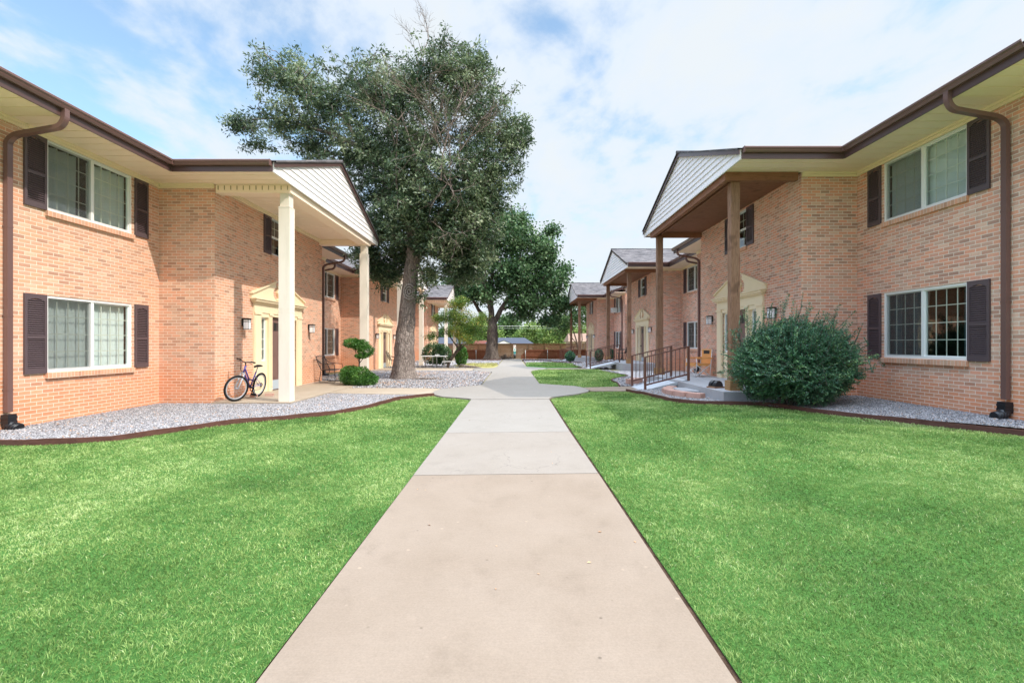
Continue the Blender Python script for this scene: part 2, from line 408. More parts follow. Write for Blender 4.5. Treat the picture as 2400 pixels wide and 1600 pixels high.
# ------------------------------------------------------------------ mesh builder
class MB:
    def __init__(s): s.v = []; s.f = []; s.sm = []
    def face(s, pts, smooth=False):
        i = len(s.v); s.v += [tuple(p) for p in pts]; s.f.append(tuple(range(i, i + len(pts)))); s.sm.append(smooth)
    def bx(s, x0, x1, y0, y1, z0, z1):
        if x0 > x1: x0, x1 = x1, x0
        if y0 > y1: y0, y1 = y1, y0
        i = len(s.v)
        s.v += [(x, y, z) for z in (z0, z1) for y in (y0, y1) for x in (x0, x1)]
        for q in ((0, 2, 3, 1), (4, 5, 7, 6), (0, 1, 5, 4), (2, 6, 7, 3), (0, 4, 6, 2), (1, 3, 7, 5)):
            s.f.append(tuple(i + k for k in q)); s.sm.append(False)
        return s
    def obox(s, c, ax, ay, az):
        """oriented box: centre and three half-axis vectors"""
        c, ax, ay, az = map(Vector, (c, ax, ay, az)); i = len(s.v)
        s.v += [tuple(c + a * ax + b * ay + d * az) for d in (-1, 1) for b in (-1, 1) for a in (-1, 1)]
        for q in ((0, 2, 3, 1), (4, 5, 7, 6), (0, 1, 5, 4), (2, 6, 7, 3), (0, 4, 6, 2), (1, 3, 7, 5)):
            s.f.append(tuple(i + k for k in q)); s.sm.append(False)
        return s
    def tube(s, pts, r, n=8, caps=True, flat=None, smooth=True):
        """swept tube; r number or list; flat=(a,b) gives rectangular section"""
        pts = [Vector(p) for p in pts]; N = len(pts)
        rs = r if isinstance(r, (list, tuple)) else [r] * N
        t0 = (pts[1] - pts[0]).normalized()
        up = Vector((0, 0, 1)) if abs(t0.z) < .9 else Vector((1, 0, 0))
        a = t0.cross(up).normalized(); base = len(s.v)
        if flat:
            prof = [(-flat[0], -flat[1]), (flat[0], -flat[1]), (flat[0], flat[1]), (-flat[0], flat[1])]; n = 4; smooth = False
        for k in range(N):
            t = (pts[min(k + 1, N - 1)] - pts[max(k - 1, 0)]).normalized()
            a = (a - t * a.dot(t)).normalized(); b = t.cross(a)
            sc = 1.0
            if flat and 0 < k < N - 1:
                cs = (pts[k] - pts[k - 1]).normalized().dot(t); sc = 1 / max(.4, cs)
            for j in range(n):
                if flat: p = pts[k] + a * prof[j][0] + b * prof[j][1] * sc
                else: p = pts[k] + (a * cos(2 * pi * j / n) + b * sin(2 * pi * j / n)) * rs[k]
                s.v.append(tuple(p))
        for k in range(N - 1):
            for j in range(n):
                q = base + k * n
                s.f.append((q + j, q + (j + 1) % n, q + n + (j + 1) % n, q + n + j)); s.sm.append(smooth)
        if caps:
            s.f.append(tuple(base + j for j in range(n))[::-1]); s.sm.append(False)
            s.f.append(tuple(base + (N - 1) * n + j for j in range(n))); s.sm.append(False)
        return s
    def prism(s, poly, o, ua, va, na):
        """poly (u,v) placed at o + u*ua + v*va, extruded along na"""
        o, ua, va, na = map(Vector, (o, ua, va, na)); i = len(s.v); n = len(poly)
        s.v += [tuple(o + ua * a + va * b) for a, b in poly] + [tuple(o + ua * a + va * b + na) for a, b in poly]
        s.f.append(tuple(range(i, i + n))); s.f.append(tuple(range(i + 2 * n - 1, i + n - 1, -1))); s.sm += [False, False]
        for k in range(n):
            s.f.append((i + k, i + (k + 1) % n, i + n + (k + 1) % n, i + n + k)); s.sm.append(False)
        return s
    def torus(s, c, R, r, axis, n=32, m_=8, sq=None):
        c = Vector(c); ax = Vector(axis).normalized()
        e1 = ax.orthogonal().normalized(); e2 = ax.cross(e1); b = len(s.v)
        for i in range(n):
            d = e1 * cos(2 * pi * i / n) + e2 * sin(2 * pi * i / n)
            for j in range(m_):
                s.v.append(tuple(c + d * (R + r * cos(2 * pi * j / m_)) + ax * (sq or r) * sin(2 * pi * j / m_)))
        for i in range(n):
            for j in range(m_):
                p = lambda a, q: b + (a % n) * m_ + q % m_
                s.f.append((p(i, j), p(i + 1, j), p(i + 1, j + 1), p(i, j + 1))); s.sm.append(True)
        return s
    def ball(s, c, r, n=10, k=6):
        rx, ry, rz = (r, r, r) if isinstance(r, (int, float)) else r
        b = len(s.v)
        for i in range(k + 1):
            th = pi * i / k
            for j in range(n):
                s.v.append((c[0] + rx * sin(th) * cos(2 * pi * j / n), c[1] + ry * sin(th) * sin(2 * pi * j / n), c[2] + rz * cos(th)))
        for i in range(k):
            for j in range(n):
                s.f.append((b + i * n + j, b + i * n + (j + 1) % n, b + (i + 1) * n + (j + 1) % n, b + (i + 1) * n + j)); s.sm.append(True)
        return s
    def build(s, name, mat, parent=None, local=False):
        V = np.array(s.v, dtype=np.float64)
        off = Vector((0, 0, 0))
        if parent is not None and not local:
            off = parent_world(parent)
        if parent is None:                       # origin at the base of the thing
            off = Vector((float((V[:, 0].min() + V[:, 0].max()) / 2), float((V[:, 1].min() + V[:, 1].max()) / 2), float(V[:, 2].min())))
        W_ = V.copy()
        V = V - np.array(off)
        me = bpy.data.meshes.new(name)
        me.from_pydata(V.tolist(), [], s.f)
        me.update()
        me.polygons.foreach_set('use_smooth', s.sm)
        uv = me.uv_layers.new(name='UVMap')
        nl = len(me.loops); vi = np.empty(nl, dtype=np.int32); me.loops.foreach_get('vertex_index', vi)
        nf = len(me.polygons); lt = np.empty(nf, dtype=np.int32); me.polygons.foreach_get('loop_total', lt)
        no = np.empty(nf * 3, dtype=np.float32); me.polygons.foreach_get('normal', no); no = np.abs(no.reshape(-1, 3))
        ax = no.argmax(1); axl = np.repeat(ax, lt); P = W_[vi]
        U = np.where(axl == 0, P[:, 1], P[:, 0]); Vv = np.where(axl == 2, P[:, 1], P[:, 2])
        uv.data.foreach_set('uv', np.stack([U, Vv], 1).astype(np.float32).ravel())
        me.materials.append(mat)
        ob = bpy.data.objects.new(name, me); col.objects.link(ob)
        if parent is not None: ob.parent = parent
        if not local: ob['_w'] = [0, 0, 0]
        if parent is None: ob.location = off
        ORG[ob.name] = off.copy()
        return ob
ORG = {}
def parent_world(p): return ORG.get(p.name, Vector(p.location))
def tag(o, label=None, cat=None, group=None, kind=None):
    if label: o['label'] = label
    if cat: o['category'] = cat
    if group: o['group'] = group
    if kind: o['kind'] = kind
    return o
def empty(name, loc, label=None, cat=None, group=None, rz=0):
    o = bpy.data.objects.new(name, None); col.objects.link(o)
    o.location = loc; o.rotation_euler = (0, 0, rz); o.empty_display_size = .2
    ORG[o.name] = Vector(loc)
    return tag(o, label, cat, group)
def copy_tree(o, parent=None):
    c = o.copy(); col.objects.link(c)
    if parent is not None: c.parent = parent
    for ch in list(o.children): copy_tree(ch, c)
    return c

# ------------------------------------------------------------------ the ground
def gz(Y):
    if Y < 20: return 0.0
    if Y < 50: return -.25 * (Y - 20) / 30
    if Y < 130: return -.25 - (Y - 50) * .028
    return -2.49 - (Y - 130) * .004
mb = MB()
xs = [-900, -200, -60, -25, -12, 0, 12, 25, 60, 200, 900]
ys = [-60, -10, 5, 20, 35, 50, 62, 90, 130, 300, 1500]
for a in range(len(xs) - 1):
    for b in range(len(ys) - 1):
        mb.face([(xs[a + i], ys[b + j], gz(ys[b + j]) - .02) for i, j in ((0, 0), (1, 0), (1, 1), (0, 1))])
g = mb.build('ground', m_ground); tag(g, kind='structure')

def sheet(name, poly, z, mat, thick=0, kind='structure', zf=None):
    """flat polygon, optional thickness and terrain following (convex-ish strips only)"""
    mb = MB()
    pts = [(x, y, z + (zf(x, y) if zf else gz(y))) for x, y in poly]
    i = len(mb.v); mb.v += pts
    from mathutils.geometry import tessellate_polygon
    for t in tessellate_polygon([[Vector((p[0], p[1], 0)) for p in pts]]):
        mb.f.append(tuple(t)); mb.sm.append(False)
    if thick:
        n = len(pts); mb.v += [(p[0], p[1], p[2] - thick) for p in pts]
        for k in range(n):
            mb.f.append((k, (k + 1) % n, n + (k + 1) % n, n + k)); mb.sm.append(False)
    o = mb.build(name, mat); tag(o, kind=kind)
    return o

def sm(t): t = np.clip(t, 0, 1); return t * t * (3 - 2 * t)
def bump(x, y): return .08 * sm((x - 2.2) / 2.2) * sm((14.2 - y) / 1.5)
def bs(pts):
    return [(x * (1 - .0563 * float(sm((x - 2.2) / 2.2))), y * (1 - .0563 * float(sm((x - 2.2) / 2.2)))) if x > 2.2 and y < 13.6 else (x, y) for x, y in pts]
# soil visible along the path edges
sheet('soil', [(-1.6, -3), (1.5, -3), (1.5, 16), (-1.6, 16)], -.006, m_soil)
# main path, slabs with real gaps at the joints
PZ = .032
def path_slab(poly, mat): return sheet('path', poly, PZ, mat, .08)
path_slab([(-1.05, -3), (.93, -3), (.90, 5.16), (-1.06, 5.08)], m_pathA)
path_slab([(-1.062, 5.095), (.898, 5.175), (.875, 7.60), (-1.062, 7.48)], m_pathB)
JL = [(-1.06, 12.0), (-1.14, 12.16), (-1.46, 12.36), (-1.88, 12.62), (-2.10, 12.98), (-2.28, 13.5), (-2.31, 14.1), (-2.18, 14.75), (-1.67, 15.45), (-1.07, 16.15)]
JR = [(.86, 16.63), (1.5, 16.1), (2.0, 15.7), (2.17, 15.1), (2.22, 14.3), (2.11, 13.86), (1.68, 13.19), (.96, 12.46), (.87, 12.1)]
path_slab([(-1.063, 7.495), (.874, 7.615), (.867, 12.02)] + [(-1.061, 11.93)], m_pathC)
path_slab(JR + JL, m_pathC)
path_slab([(-1.07, 16.165), (.86, 16.645), (.81, 23.9), (.9, 24.8), (1.5, 25.9), (1.95, 27.2), (1.85, 28.7), (1.3, 29.6), (.75, 30.4), (-1.05, 30.4), (-1.25, 28.6), (-2.32, 28.43), (-2.28, 26.6), (-2.1, 25.55), (-1.67, 24.6), (-1.08, 23.9)][::-1], m_pathC)
path_slab([(-1.05, 30.42), (.75, 30.42), (.7, 44), (.66, 50.5), (-1.1, 50.5), (-1.08, 44)], m_pathC)
# side walks
path_slab([(-5.26, 13.52), (-3.55, 13.2), (-2.27, 13.14), (-2.325, 14.1), (-2.22, 14.72), (-2.7, 14.97), (-5.26, 15.04)], m_slab)
path_slab([(2.235, 14.05), (3.85, 14.1), (3.85, 15.6), (2.19, 15.2)], m_pathA)
path_slab([(-7.9, 25.5), (-2.14, 25.3), (-2.29, 26.6), (-2.33, 28.40), (-7.9, 28.5)], m_slab)
path_slab([(1.60, 26.0), (4.5, 27.0), (4.9, 28.4), (1.97, 28.4)], m_pathA)

LAWN_L = [(-1.086, -3), (-1.08, 11.95), (-1.5, 12.28), (-1.92, 12.52), (-2.16, 12.87), (-2.84, 12.1), (-3.14, 10.52), (-3.54, 9.58), (-4.25, 8.89), (-4.84, 8.51), (-5.36, 7.72), (-5.79, 6.98), (-6.5, 6.74), (-7.1, 6.70), (-8.0, 6.9), (-12, 6.9), (-12, -3)]
LAWN_R = bs([(.985, -3), (.93, 7), (.915, 12.1), (1.0, 12.40), (1.72, 13.14), (2.15, 13.82), (2.26, 14.02), (3.24, 14.02), (3.56, 13.2), (3.93, 11.5), (4.69, 11.03), (5.50, 10.92), (5.83, 10.42), (6.15, 9.52), (6.6, 8.98), (7.3, 7.95), (7.7, 7.3), (8.6, 6.5), (12, 6.3), (12, -3)])
sheet('lawn', LAWN_L, .004, m_lawn)
LAWN_RF = True
LAWN_R2 = [(.90, 16.75), (1.55, 16.2), (2.05, 15.8), (2.25, 15.3), (3.4, 15.7), (3.6, 17.0), (3.7, 18.4), (4.9, 21.0), (4.45, 26.0), (1.62, 25.9), (.97, 24.8), (.86, 23.8)]
sheet('lawn', LAWN_R2, .004, m_lawn)
LAWN_R3 = [(.80, 30.5), (1.35, 29.7), (1.95, 28.8), (4.0, 28.9), (3.8, 31.5), (4.1, 33.5), (2.6, 35.8), (.84, 35.2)]
sheet('lawn', LAWN_R3, .004, m_lawn)
LAWN_L2 = [(-1.3, 28.9), (-1.12, 30.5), (-1.14, 34.5), (-3.3, 34.5), (-3.9, 31.0), (-3.3, 29.2)]
sheet('lawn', LAWN_L2, .004, m_lawndry)

# gravel beds
def rz_right(x, y):      # right bed climbs toward the wall
    return float(bump(x, min(y, 12.6))) + .012 + .12 * max(0, min(1, (x - 5.0) / 2.6))
GR_L1 = [(-2.2, 12.93), (-2.88, 12.14), (-3.18, 10.56), (-3.58, 9.62), (-4.29, 8.93), (-4.88, 8.55), (-5.41, 7.72), (-5.83, 7.02), (-6.5, 6.78), (-7.1, 6.74), (-8.0, 6.94), (-8.28, 7.0), (-8.28, 11.3), (-7.0, 11.3), (-5.2, 11.3), (-5.2, 13.5), (-3.5, 13.18), (-2.3, 13.1)]
GR_R1 = [(3.28, 14.08), (3.60, 13.25), (3.97, 11.57), (4.71, 11.10), (5.55, 10.98), (5.88, 10.46), (6.20, 9.56), (6.66, 9.02), (7.36, 7.98), (7.76, 7.33), (7.9, 7.2), (7.9, 11.14), (6.6, 11.14), (4.8, 11.14), (4.8, 17.2), (3.9, 17.2), (3.9, 14.08)]
sheet('gravel_bed', GR_L1, .012, m_gravel, 0, 'structure')
# right bed as a fine grid so that it can slope
def point_in(poly, X, Y):
    X = np.asarray(X); Y = np.asarray(Y); ins = np.zeros(X.shape, bool)
    n = len(poly); j = n - 1
    for i in range(n):
        xi, yi = poly[i]; xj, yj = poly[j]
        c = ((yi > Y) != (yj > Y)) & (X < (xj - xi) * (Y - yi) / ((yj - yi) if yj != yi else 1e-9) + xi)
        ins ^= c; j = i
    return ins
mb = MB()
ex = bs([(3.28, 14.08), (3.60, 13.25), (3.97, 11.57), (4.71, 11.10), (5.55, 10.98), (5.88, 10.46), (6.20, 9.56), (6.66, 9.02), (7.36, 7.98), (7.76, 7.33), (8.5, 6.5)])
def edgeY(x):
    for (a, b), (c_, d) in zip(ex, ex[1:]):
        if a <= x <= c_: return b + (d - b) * (x - a) / (c_ - a)
    return 7
N = 26
for i in range(N):
    x0 = 3.45 + (7.90 - 3.45) * i / N; x1 = 3.45 + (7.90 - 3.45) * (i + 1) / N
    for j in range(8):
        q = []
        for x, jj in ((x0, j), (x1, j), (x1, j + 1), (x0, j + 1)):
            yt = 11.14 if x > 4.74 else 14.0; y = edgeY(x) + (yt - edgeY(x)) * jj / 8
            q.append((x, y, rz_right(x, y)))
        mb.face(q)
o = mb.build('gravel_bed', m_gravel); tag(o, kind='structure')
sheet('gravel_bed', [(3.28, 14.08), (3.5, 13.9), (4.76, 13.9), (4.76, 18.5), (5.1, 25.9), (4.5, 26.0), (4.94, 21.0), (3.74, 18.4), (3.64, 17.0), (3.44, 15.7), (3.83, 15.62), (3.88, 14.08)], .014, m_gravel)
sheet('gravel_bed', [(4.77, 17.25), (6.6, 17.25), (8.9, 17.25), (8.9, 25.6), (5.12, 25.6)], .006, m_gravel)
GR_L2 = [(-1.12, 16.2), (-1.13, 23.8), (-1.7, 24.5), (-2.15, 25.25), (-7.6, 25.4), (-8.3, 21), (-8.3, 17.62), (-5.2, 17.62), (-5.2, 15.08), (-2.7, 15.0), (-2.2, 14.8), (-1.7, 15.5)]
sheet('gravel_bed', GR_L2, .010, m_gravel)
GR_L3 = [(-2.4, 28.5), (-7.6, 28.6), (-8.9, 32.0), (-8.9, 41), (-5.6, 41), (-5.6, 49), (-1.2, 49), (-1.14, 34.6), (-3.34, 34.6), (-3.94, 31.0), (-3.34, 29.2)]
sheet('gravel_bed', GR_L3, .010, m_gravel)
GR_R3 = [(4.9, 28.45), (5.6, 28.5), (5.8, 32), (8.4, 36), (8.4, 41), (5.3, 41), (5.3, 49), (.80, 49), (.85, 35.3), (2.64, 35.9), (4.14, 33.5), (3.84, 31.5), (4.04, 28.9)]
sheet('gravel_bed', GR_R3, .010, m_gravel)

mb = MB(); gx_ = np.arange(.9, 12.2, .3); gy_ = np.arange(-3, 14.3, .3)
def clampy(p):
    return p
for a in gx_:
    for b in gy_:
        q = [(a, b), (a + .3, b), (a + .3, b + .3), (a, b + .3)]
        if point_in(LAWN_R, np.array([a + .15]), np.array([b + .15]))[0] and sum(point_in(LAWN_R, np.array([p[0] for p in q]), np.array([p[1] for p in q]))) >= 4:
            mb.face([(x, y, .004 + float(bump(x, y))) for x, y in q])
o = mb.build('lawn', m_lawn); tag(o, kind='structure')
sheet('lawn', LAWN_R, .002, m_lawn)
# ---- scattered geometry (numpy): grass blades and stones
def np_mesh(name, V, F, mat, tone=None, kind=None, parent=None):
    me = bpy.data.meshes.new(name)
    V = np.asarray(V, np.float32); F = np.asarray(F, np.int32)
    nv, nf, k = len(V), len(F), F.shape[1]
    me.vertices.add(nv); me.vertices.foreach_set('co', V.ravel())
    me.loops.add(nf * k); me.loops.foreach_set('vertex_index', F.ravel())
    me.polygons.add(nf); me.polygons.foreach_set('loop_start', np.arange(0, nf * k, k, dtype=np.int32))
    me.update(calc_edges=True)
    if tone is not None:
        a = me.attributes.new('tone', 'FLOAT', 'POINT'); a.data.foreach_set('value', np.asarray(tone, np.float32))
    me.materials.append(mat)
    ob = bpy.data.objects.new(name, me); col.objects.link(ob)
    if parent is not None:
        ob.parent = parent; ob.location = -parent_world(parent)
    if kind: ob['kind'] = kind
    ORG[ob.name] = Vector((0, 0, 0))
    return ob
rng = np.random.default_rng(11)
def vnoise(x, y, f, seed):
    """cheap smooth value noise"""
    r = np.random.default_rng(seed).random((64, 64))
    X = x * f; Y = y * f; xi = np.floor(X).astype(int); yi = np.floor(Y).astype(int)
    fx = X - xi; fy = Y - yi; fx = fx * fx * (3 - 2 * fx); fy = fy * fy * (3 - 2 * fy)
    g = lambda a, b: r[a % 64, b % 64]
    return (g(xi, yi) * (1 - fx) + g(xi + 1, yi) * fx) * (1 - fy) + (g(xi, yi + 1) * (1 - fx) + g(xi + 1, yi + 1) * fx) * fy
def grass(poly, bands, name='grass', mat=m_grass, hmul=1.0, dry=0.0):
    P = np.array(poly); x0, x1 = P[:, 0].min(), P[:, 0].max()
    Vs, Ts = [], []
    for ya, yb, dens, wid, hgt in bands:
        n = int((x1 - x0) * (yb - ya) * dens)
        x = rng.uniform(x0, x1, n); y = rng.uniform(ya, yb, n)
        k = point_in(poly, x, y) & (np.abs(x) < y * 1.12 + .8)
        x, y = x[k], y[k]; n = len(x)
        if n == 0: continue
        clump = vnoise(x, y, 8, 3) * .5 + vnoise(x, y, 21, 4) * .5
        patch = vnoise(x, y, .8, 5) * .6 + vnoise(x, y, 2.3, 6) * .4
        h = hgt * hmul * (.45 + .95 * clump) * rng.uniform(.6, 1.35, n)
        a = rng.uniform(0, 2 * pi, n)
        # blades of one clump lean together
        la = vnoise(x, y, 11.0, 8) * 5 * pi + rng.normal(0, 1.3, n); lean = rng.uniform(.2, 1.5, n) * h
        w = wid * rng.uniform(.7, 1.3, n)
        zb = bump(x, y) + .003
        b0 = np.stack([x - np.cos(a) * w, y - np.sin(a) * w, zb], 1)
        b1 = np.stack([x + np.cos(a) * w, y + np.sin(a) * w, zb], 1)
        mx = x + np.cos(la) * lean * .35; my = y + np.sin(la) * lean * .35
        m0 = np.stack([mx + np.cos(a) * w * .8, my + np.sin(a) * w * .8, zb + h * .62], 1)
        m1 = np.stack([mx - np.cos(a) * w * .8, my - np.sin(a) * w * .8, zb + h * .62], 1)
        t = np.stack([x + np.cos(la) * lean, y + np.sin(la) * lean, zb + h], 1)
        Vs.append(np.stack([b0, b1, m0, m1, t], 1).reshape(-1, 3))
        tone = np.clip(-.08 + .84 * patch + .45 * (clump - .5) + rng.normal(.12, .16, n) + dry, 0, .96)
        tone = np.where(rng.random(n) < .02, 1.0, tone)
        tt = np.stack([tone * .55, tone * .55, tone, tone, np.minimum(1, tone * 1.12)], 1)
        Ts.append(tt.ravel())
    V = np.concatenate(Vs); n = len(V) // 5
    i = np.arange(n)[:, None] * 5
    F = np.concatenate([i + np.array([[0, 1, 2]]), i + np.array([[0, 2, 3]]), i + np.array([[3, 2, 4]])])
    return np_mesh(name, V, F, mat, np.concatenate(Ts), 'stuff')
NB = [(1.2, 3.0, 15000, .0016, .0165), (3.0, 5.0, 10000, .0021, .018), (5.0, 8.0, 5000, .0031, .021), (8.0, 14.5, 2600, .0048, .025)]
gl_ = grass(LAWN_L, NB); tag(gl_, 'mown green lawn grass left of the path')
gr2 = grass(LAWN_R, NB); tag(gr2, 'mown green lawn grass right of the path')
g3 = grass(LAWN_R2, [(14.5, 26.1, 520, .012, .04)]); tag(g3, 'green grass plot beyond the path junction on the right')
g4 = grass(LAWN_R3, [(28, 36, 260, .02, .04)]); tag(g4, 'small far green grass plot right of the path')
m_grassdry = tone_mat('dry_grass_blades', [(0, (.22, .22, .07)), (.5, (.42, .40, .16)), (1, (.62, .56, .28))], .7, .3, .1)
g5 = grass(LAWN_L2, [(28, 35, 200, .02, .03)], mat=m_grassdry); tag(g5, 'yellowish dry grass patch left of the far path')

def stones(poly, dens, size, zfun, name='gravel', label=None, mono=None):
    P = np.array(poly); x0, x1, y0, y1 = P[:, 0].min(), P[:, 0].max(), P[:, 1].min(), P[:, 1].max()
    n = int((x1 - x0) * (y1 - y0) * dens)
    x = rng.uniform(x0, x1, n); y = rng.uniform(y0, y1, n)
    k = point_in(poly, x, y); x, y = x[k], y[k]; n = len(x)
    z = zfun(x, y)
    s = size * rng.uniform(.5, 1.4, n)
    ang = rng.uniform(0, 2 * pi, n)
    base = np.array([[1, 0, 0], [.3, .8, .1], [-.8, .5, -.1], [-.9, -.5, .1], [.2, -.85, 0], [.05, .05, .75], [-.1, 0, -.6]])
    V = base[None] * rng.uniform(.75, 1.25, (n, 7, 3)) * s[:, None, None]
    V[:, :, 1] *= .75
    tl = rng.uniform(-.5, .5, n)
    c, s_ = np.cos(ang), np.sin(ang)
    X = V[:, :, 0] * c[:, None] - V[:, :, 1] * s_[:, None]; Y = V[:, :, 0] * s_[:, None] + V[:, :, 1] * c[:, None]
    Z = V[:, :, 2] + X * np.tan(tl)[:, None] * .6
    V = np.stack([X + x[:, None], Y + y[:, None], Z + (z + s * .22)[:, None]], 2).reshape(-1, 3)
    i = np.arange(n)[:, None] * 7
    F = np.concatenate([i + np.array([[a, (a + 1) % 5, 5]]) for a in range(5)] + [i + np.array([[(a + 1) % 5, a, 6]]) for a in range(5)])
    tone = np.clip(rng.beta(2, 2.1, n), 0, .93); tone = np.where(rng.random(n) < .03, 1.0, tone)
    if mono is not None: tone = np.where(vnoise(x, y, .7, 9) > .66, np.where(rng.random(n) < .25, 1.0, tone), tone)
    o = np_mesh(name, V, F, m_stone, np.repeat(tone, 7), 'stuff')
    if label: o['label'] = label
    return o
vz = np.vectorize(gz); vr = np.vectorize(rz_right)
stones(GR_L1, 3300, .0145, lambda x, y: np.zeros(len(x)) + .014, label='light grey gravel in the left bed beside the near building')
stones(ex + [(7.9, 7.2), (7.9, 11.14), (4.74, 11.14), (4.74, 14.0)], 2900, .0145, lambda x, y: vr(x, y), label='grey gravel in the right bed by the near building')
stones(GR_L2, 420, .030, lambda x, y: vz(y) + .014, label='leaf strewn gravel around the big oak trunk', mono=1)
stones([(3.44, 15.7), (3.9, 15.7), (4.7, 17.2), (5.1, 25.9), (4.5, 26.0), (4.94, 21.0), (3.74, 18.4), (3.64, 17.0)], 300, .035, lambda x, y: vz(y) + .016, label='grey gravel strip by the second right porch')
stones(GR_L3, 90, .05, lambda x, y: vz(y) + .014, label='pale far gravel left of the path')
stones(GR_R3, 80, .05, lambda x, y: vz(y) + .014, label='pale far gravel right of the path')

# fallen leaves
def litter(poly, n, zf, size, label):
    P = np.array(poly); x = rng.uniform(P[:, 0].min(), P[:, 0].max(), n); y = rng.uniform(P[:, 1].min(), P[:, 1].max(), n)
    k = point_in(poly, x, y); x, y = x[k], y[k]; n = len(x); z = zf(x, y)
    a = rng.uniform(0, 2 * pi, n); s = size * rng.uniform(.6, 1.3, n); V = []
    for dx, dy, dz in ((-1, 0, 0), (0, -.5, .25), (1, 0, .1), (0, .5, .3)):
        V.append(np.stack([x + (dx * np.cos(a) - dy * np.sin(a)) * s, y + (dx * np.sin(a) + dy * np.cos(a)) * s, z + dz * s * rng.uniform(.4, 1.2, n)], 1))
    V = np.stack(V, 1).reshape(-1, 3); F = np.arange(n)[:, None] * 4 + np.arange(4)[None]
    o = np_mesh('fallen_leaves', V, F, m_litter, np.repeat(rng.random(n), 4), 'stuff'); o['label'] = label
litter(GR_L1, 160, lambda x, y: np.zeros(len(x)) + .035, .035, 'dry brown leaves lying on the left gravel bed')
litter(GR_L2, 1500, lambda x, y: vz(y) + .035, .040, 'dry leaves under the big oak')
litter([(3.5, 13.6), (3.7, 12.5), (3.8, 11.2), (4.4, 10.6), (4.72, 13.2)], 60, lambda x, y: vr(x, y) + .025, .035, 'dry leaves on the gravel beside the right porch')
litter([(-1, 2), (.9, 2), (.85, 13), (-1, 13)], 26, lambda x, y: np.zeros(len(x)) + PZ + .003, .014, 'few tiny leaf bits on the path')

# ---- timber edging: bent boards
def edging(pts, label, h=.11, t=.035, z0=0.0, zf=None, step=.25):
    # resample a smooth curve
    P = [Vector((a, b, 0)) for a, b in pts]; out = []
    for i in range(len(P) - 1):
        p0 = P[max(i - 1, 0)]; p1 = P[i]; p2 = P[i + 1]; p3 = P[min(i + 2, len(P) - 1)]
        n = max(2, int((p2 - p1).length / step))
        for k in range(n):
            q = k / n
            out.append(.5 * ((2 * p1) + (-p0 + p2) * q + (2 * p0 - 5 * p1 + 4 * p2 - p3) * q * q + (-p0 + 3 * p1 - 3 * p2 + p3) * q ** 3))
    out.append(P[-1]); mb = MB(); n = len(out); b = len(mb.v)
    for i, p in enumerate(out):
        d = (out[min(i + 1, n - 1)] - out[max(i - 1, 0)]).normalized(); nrm = Vector((-d.y, d.x, 0)) * t / 2
        zz = z0 + (zf(p.x, p.y) if zf else gz(p.y)); w = .006 * sin(i * 1.7)
        for s_, zz2 in ((-1, -.03), (1, -.03), (1, h + w), (-1, h + w)):
            mb.v.append((p.x + nrm.x * s_, p.y + nrm.y * s_, zz + zz2))
    for i in range(n - 1):
        for j in range(4):
            mb.f.append((b + i * 4 + j, b + i * 4 + (j + 1) % 4, b + i * 4 + 4 + (j + 1) % 4, b + i * 4 + 4 + j)); mb.sm.append(False)
    mb.f.append((b, b + 1, b + 2, b + 3)); mb.f.append(tuple(b + (n - 1) * 4 + k for k in range(4))); mb.sm += [False, False]
    o = mb.build('timber_edging', m_edging)
    return tag(o, label, 'edging', 'brown timber edging boards around the beds')
edging([(-2.14, 12.90), (-2.86, 12.1), (-3.16, 10.54), (-3.56, 9.60), (-4.27, 8.91), (-4.86, 8.53), (-5.39, 7.69), (-5.81, 6.98), (-6.5, 6.74), (-7.1, 6.70), (-8.0, 6.92), (-10, 7.0)], 'long curved brown timber edging between the left lawn and the light gravel', .088)
edging(bs([(3.26, 14.05), (3.58, 13.25), (3.95, 11.55), (4.69, 11.08), (5.54, 10.95), (5.87, 10.45), (6.2, 9.55), (6.64, 9.0), (7.33, 7.98), (7.73, 7.32), (8.6, 6.5), (10, 6.4)]), 'long wavy brown timber edging between the right lawn and the big shrub', .09, zf=lambda x, y: float(bump(x, y)))
edging([(3.42, 15.68), (3.62, 17.0), (3.72, 18.4), (4.92, 21.0), (4.5, 23.5), (4.47, 26.0)], 'brown edging around the grass plot past the near wheelchair ramp', .06)
edging([(4.02, 28.9), (3.82, 31.5), (4.12, 33.5), (2.62, 35.85), (.9, 35.3)], 'brown edging round the small far right grass plot', .08)
edging([(.75, 43.5), (1.6, 44.5), (3.0, 42), (3.3, 38), (5.2, 37)], 'far curved brown edging near the end of the path on the right', .12)
edging([(-1.2, 45.2), (-2.2, 44.8), (-3.6, 45.5), (-4.4, 47)], 'brown edging in front of the far tree trunk', .14)

# ------------------------------------------------------------------ buildings
def wall_holes(mb, fix, f, u0, u1, z0, z1, holes, depth):
    """wall in plane axis fix ('x' or 'y') at value f spanning u,z; reveals of given signed depth"""
    def P(u, z, d=0): return (f + d, u, z) if fix == 'x' else (u, f + d, z)
    us = sorted({u0, u1, *[h[0] for h in holes], *[h[1] for h in holes]}); zs = sorted({z0, z1, *[h[2] for h in holes], *[h[3] for h in holes]})
    for a, b in zip(us, us[1:]):
        for c_, d in zip(zs, zs[1:]):
            if any(h[0] <= a and b <= h[1] and h[2] <= c_ and d <= h[3] for h in holes): continue
            mb.face([P(a, c_), P(b, c_), P(b, d), P(a, d)])
    for h in holes:
        a, b, c_, d = h
        mb.face([P(a, c_), P(a, d), P(a, d, depth), P(a, c_, depth)]); mb.face([P(b, c_), P(b, d), P(b, d, depth), P(b, c_, depth)])
        mb.face([P(a, c_), P(b, c_), P(b, c_, depth), P(a, c_, depth)]); mb.face([P(a, d), P(b, d), P(b, d, depth), P(a, d, depth)])

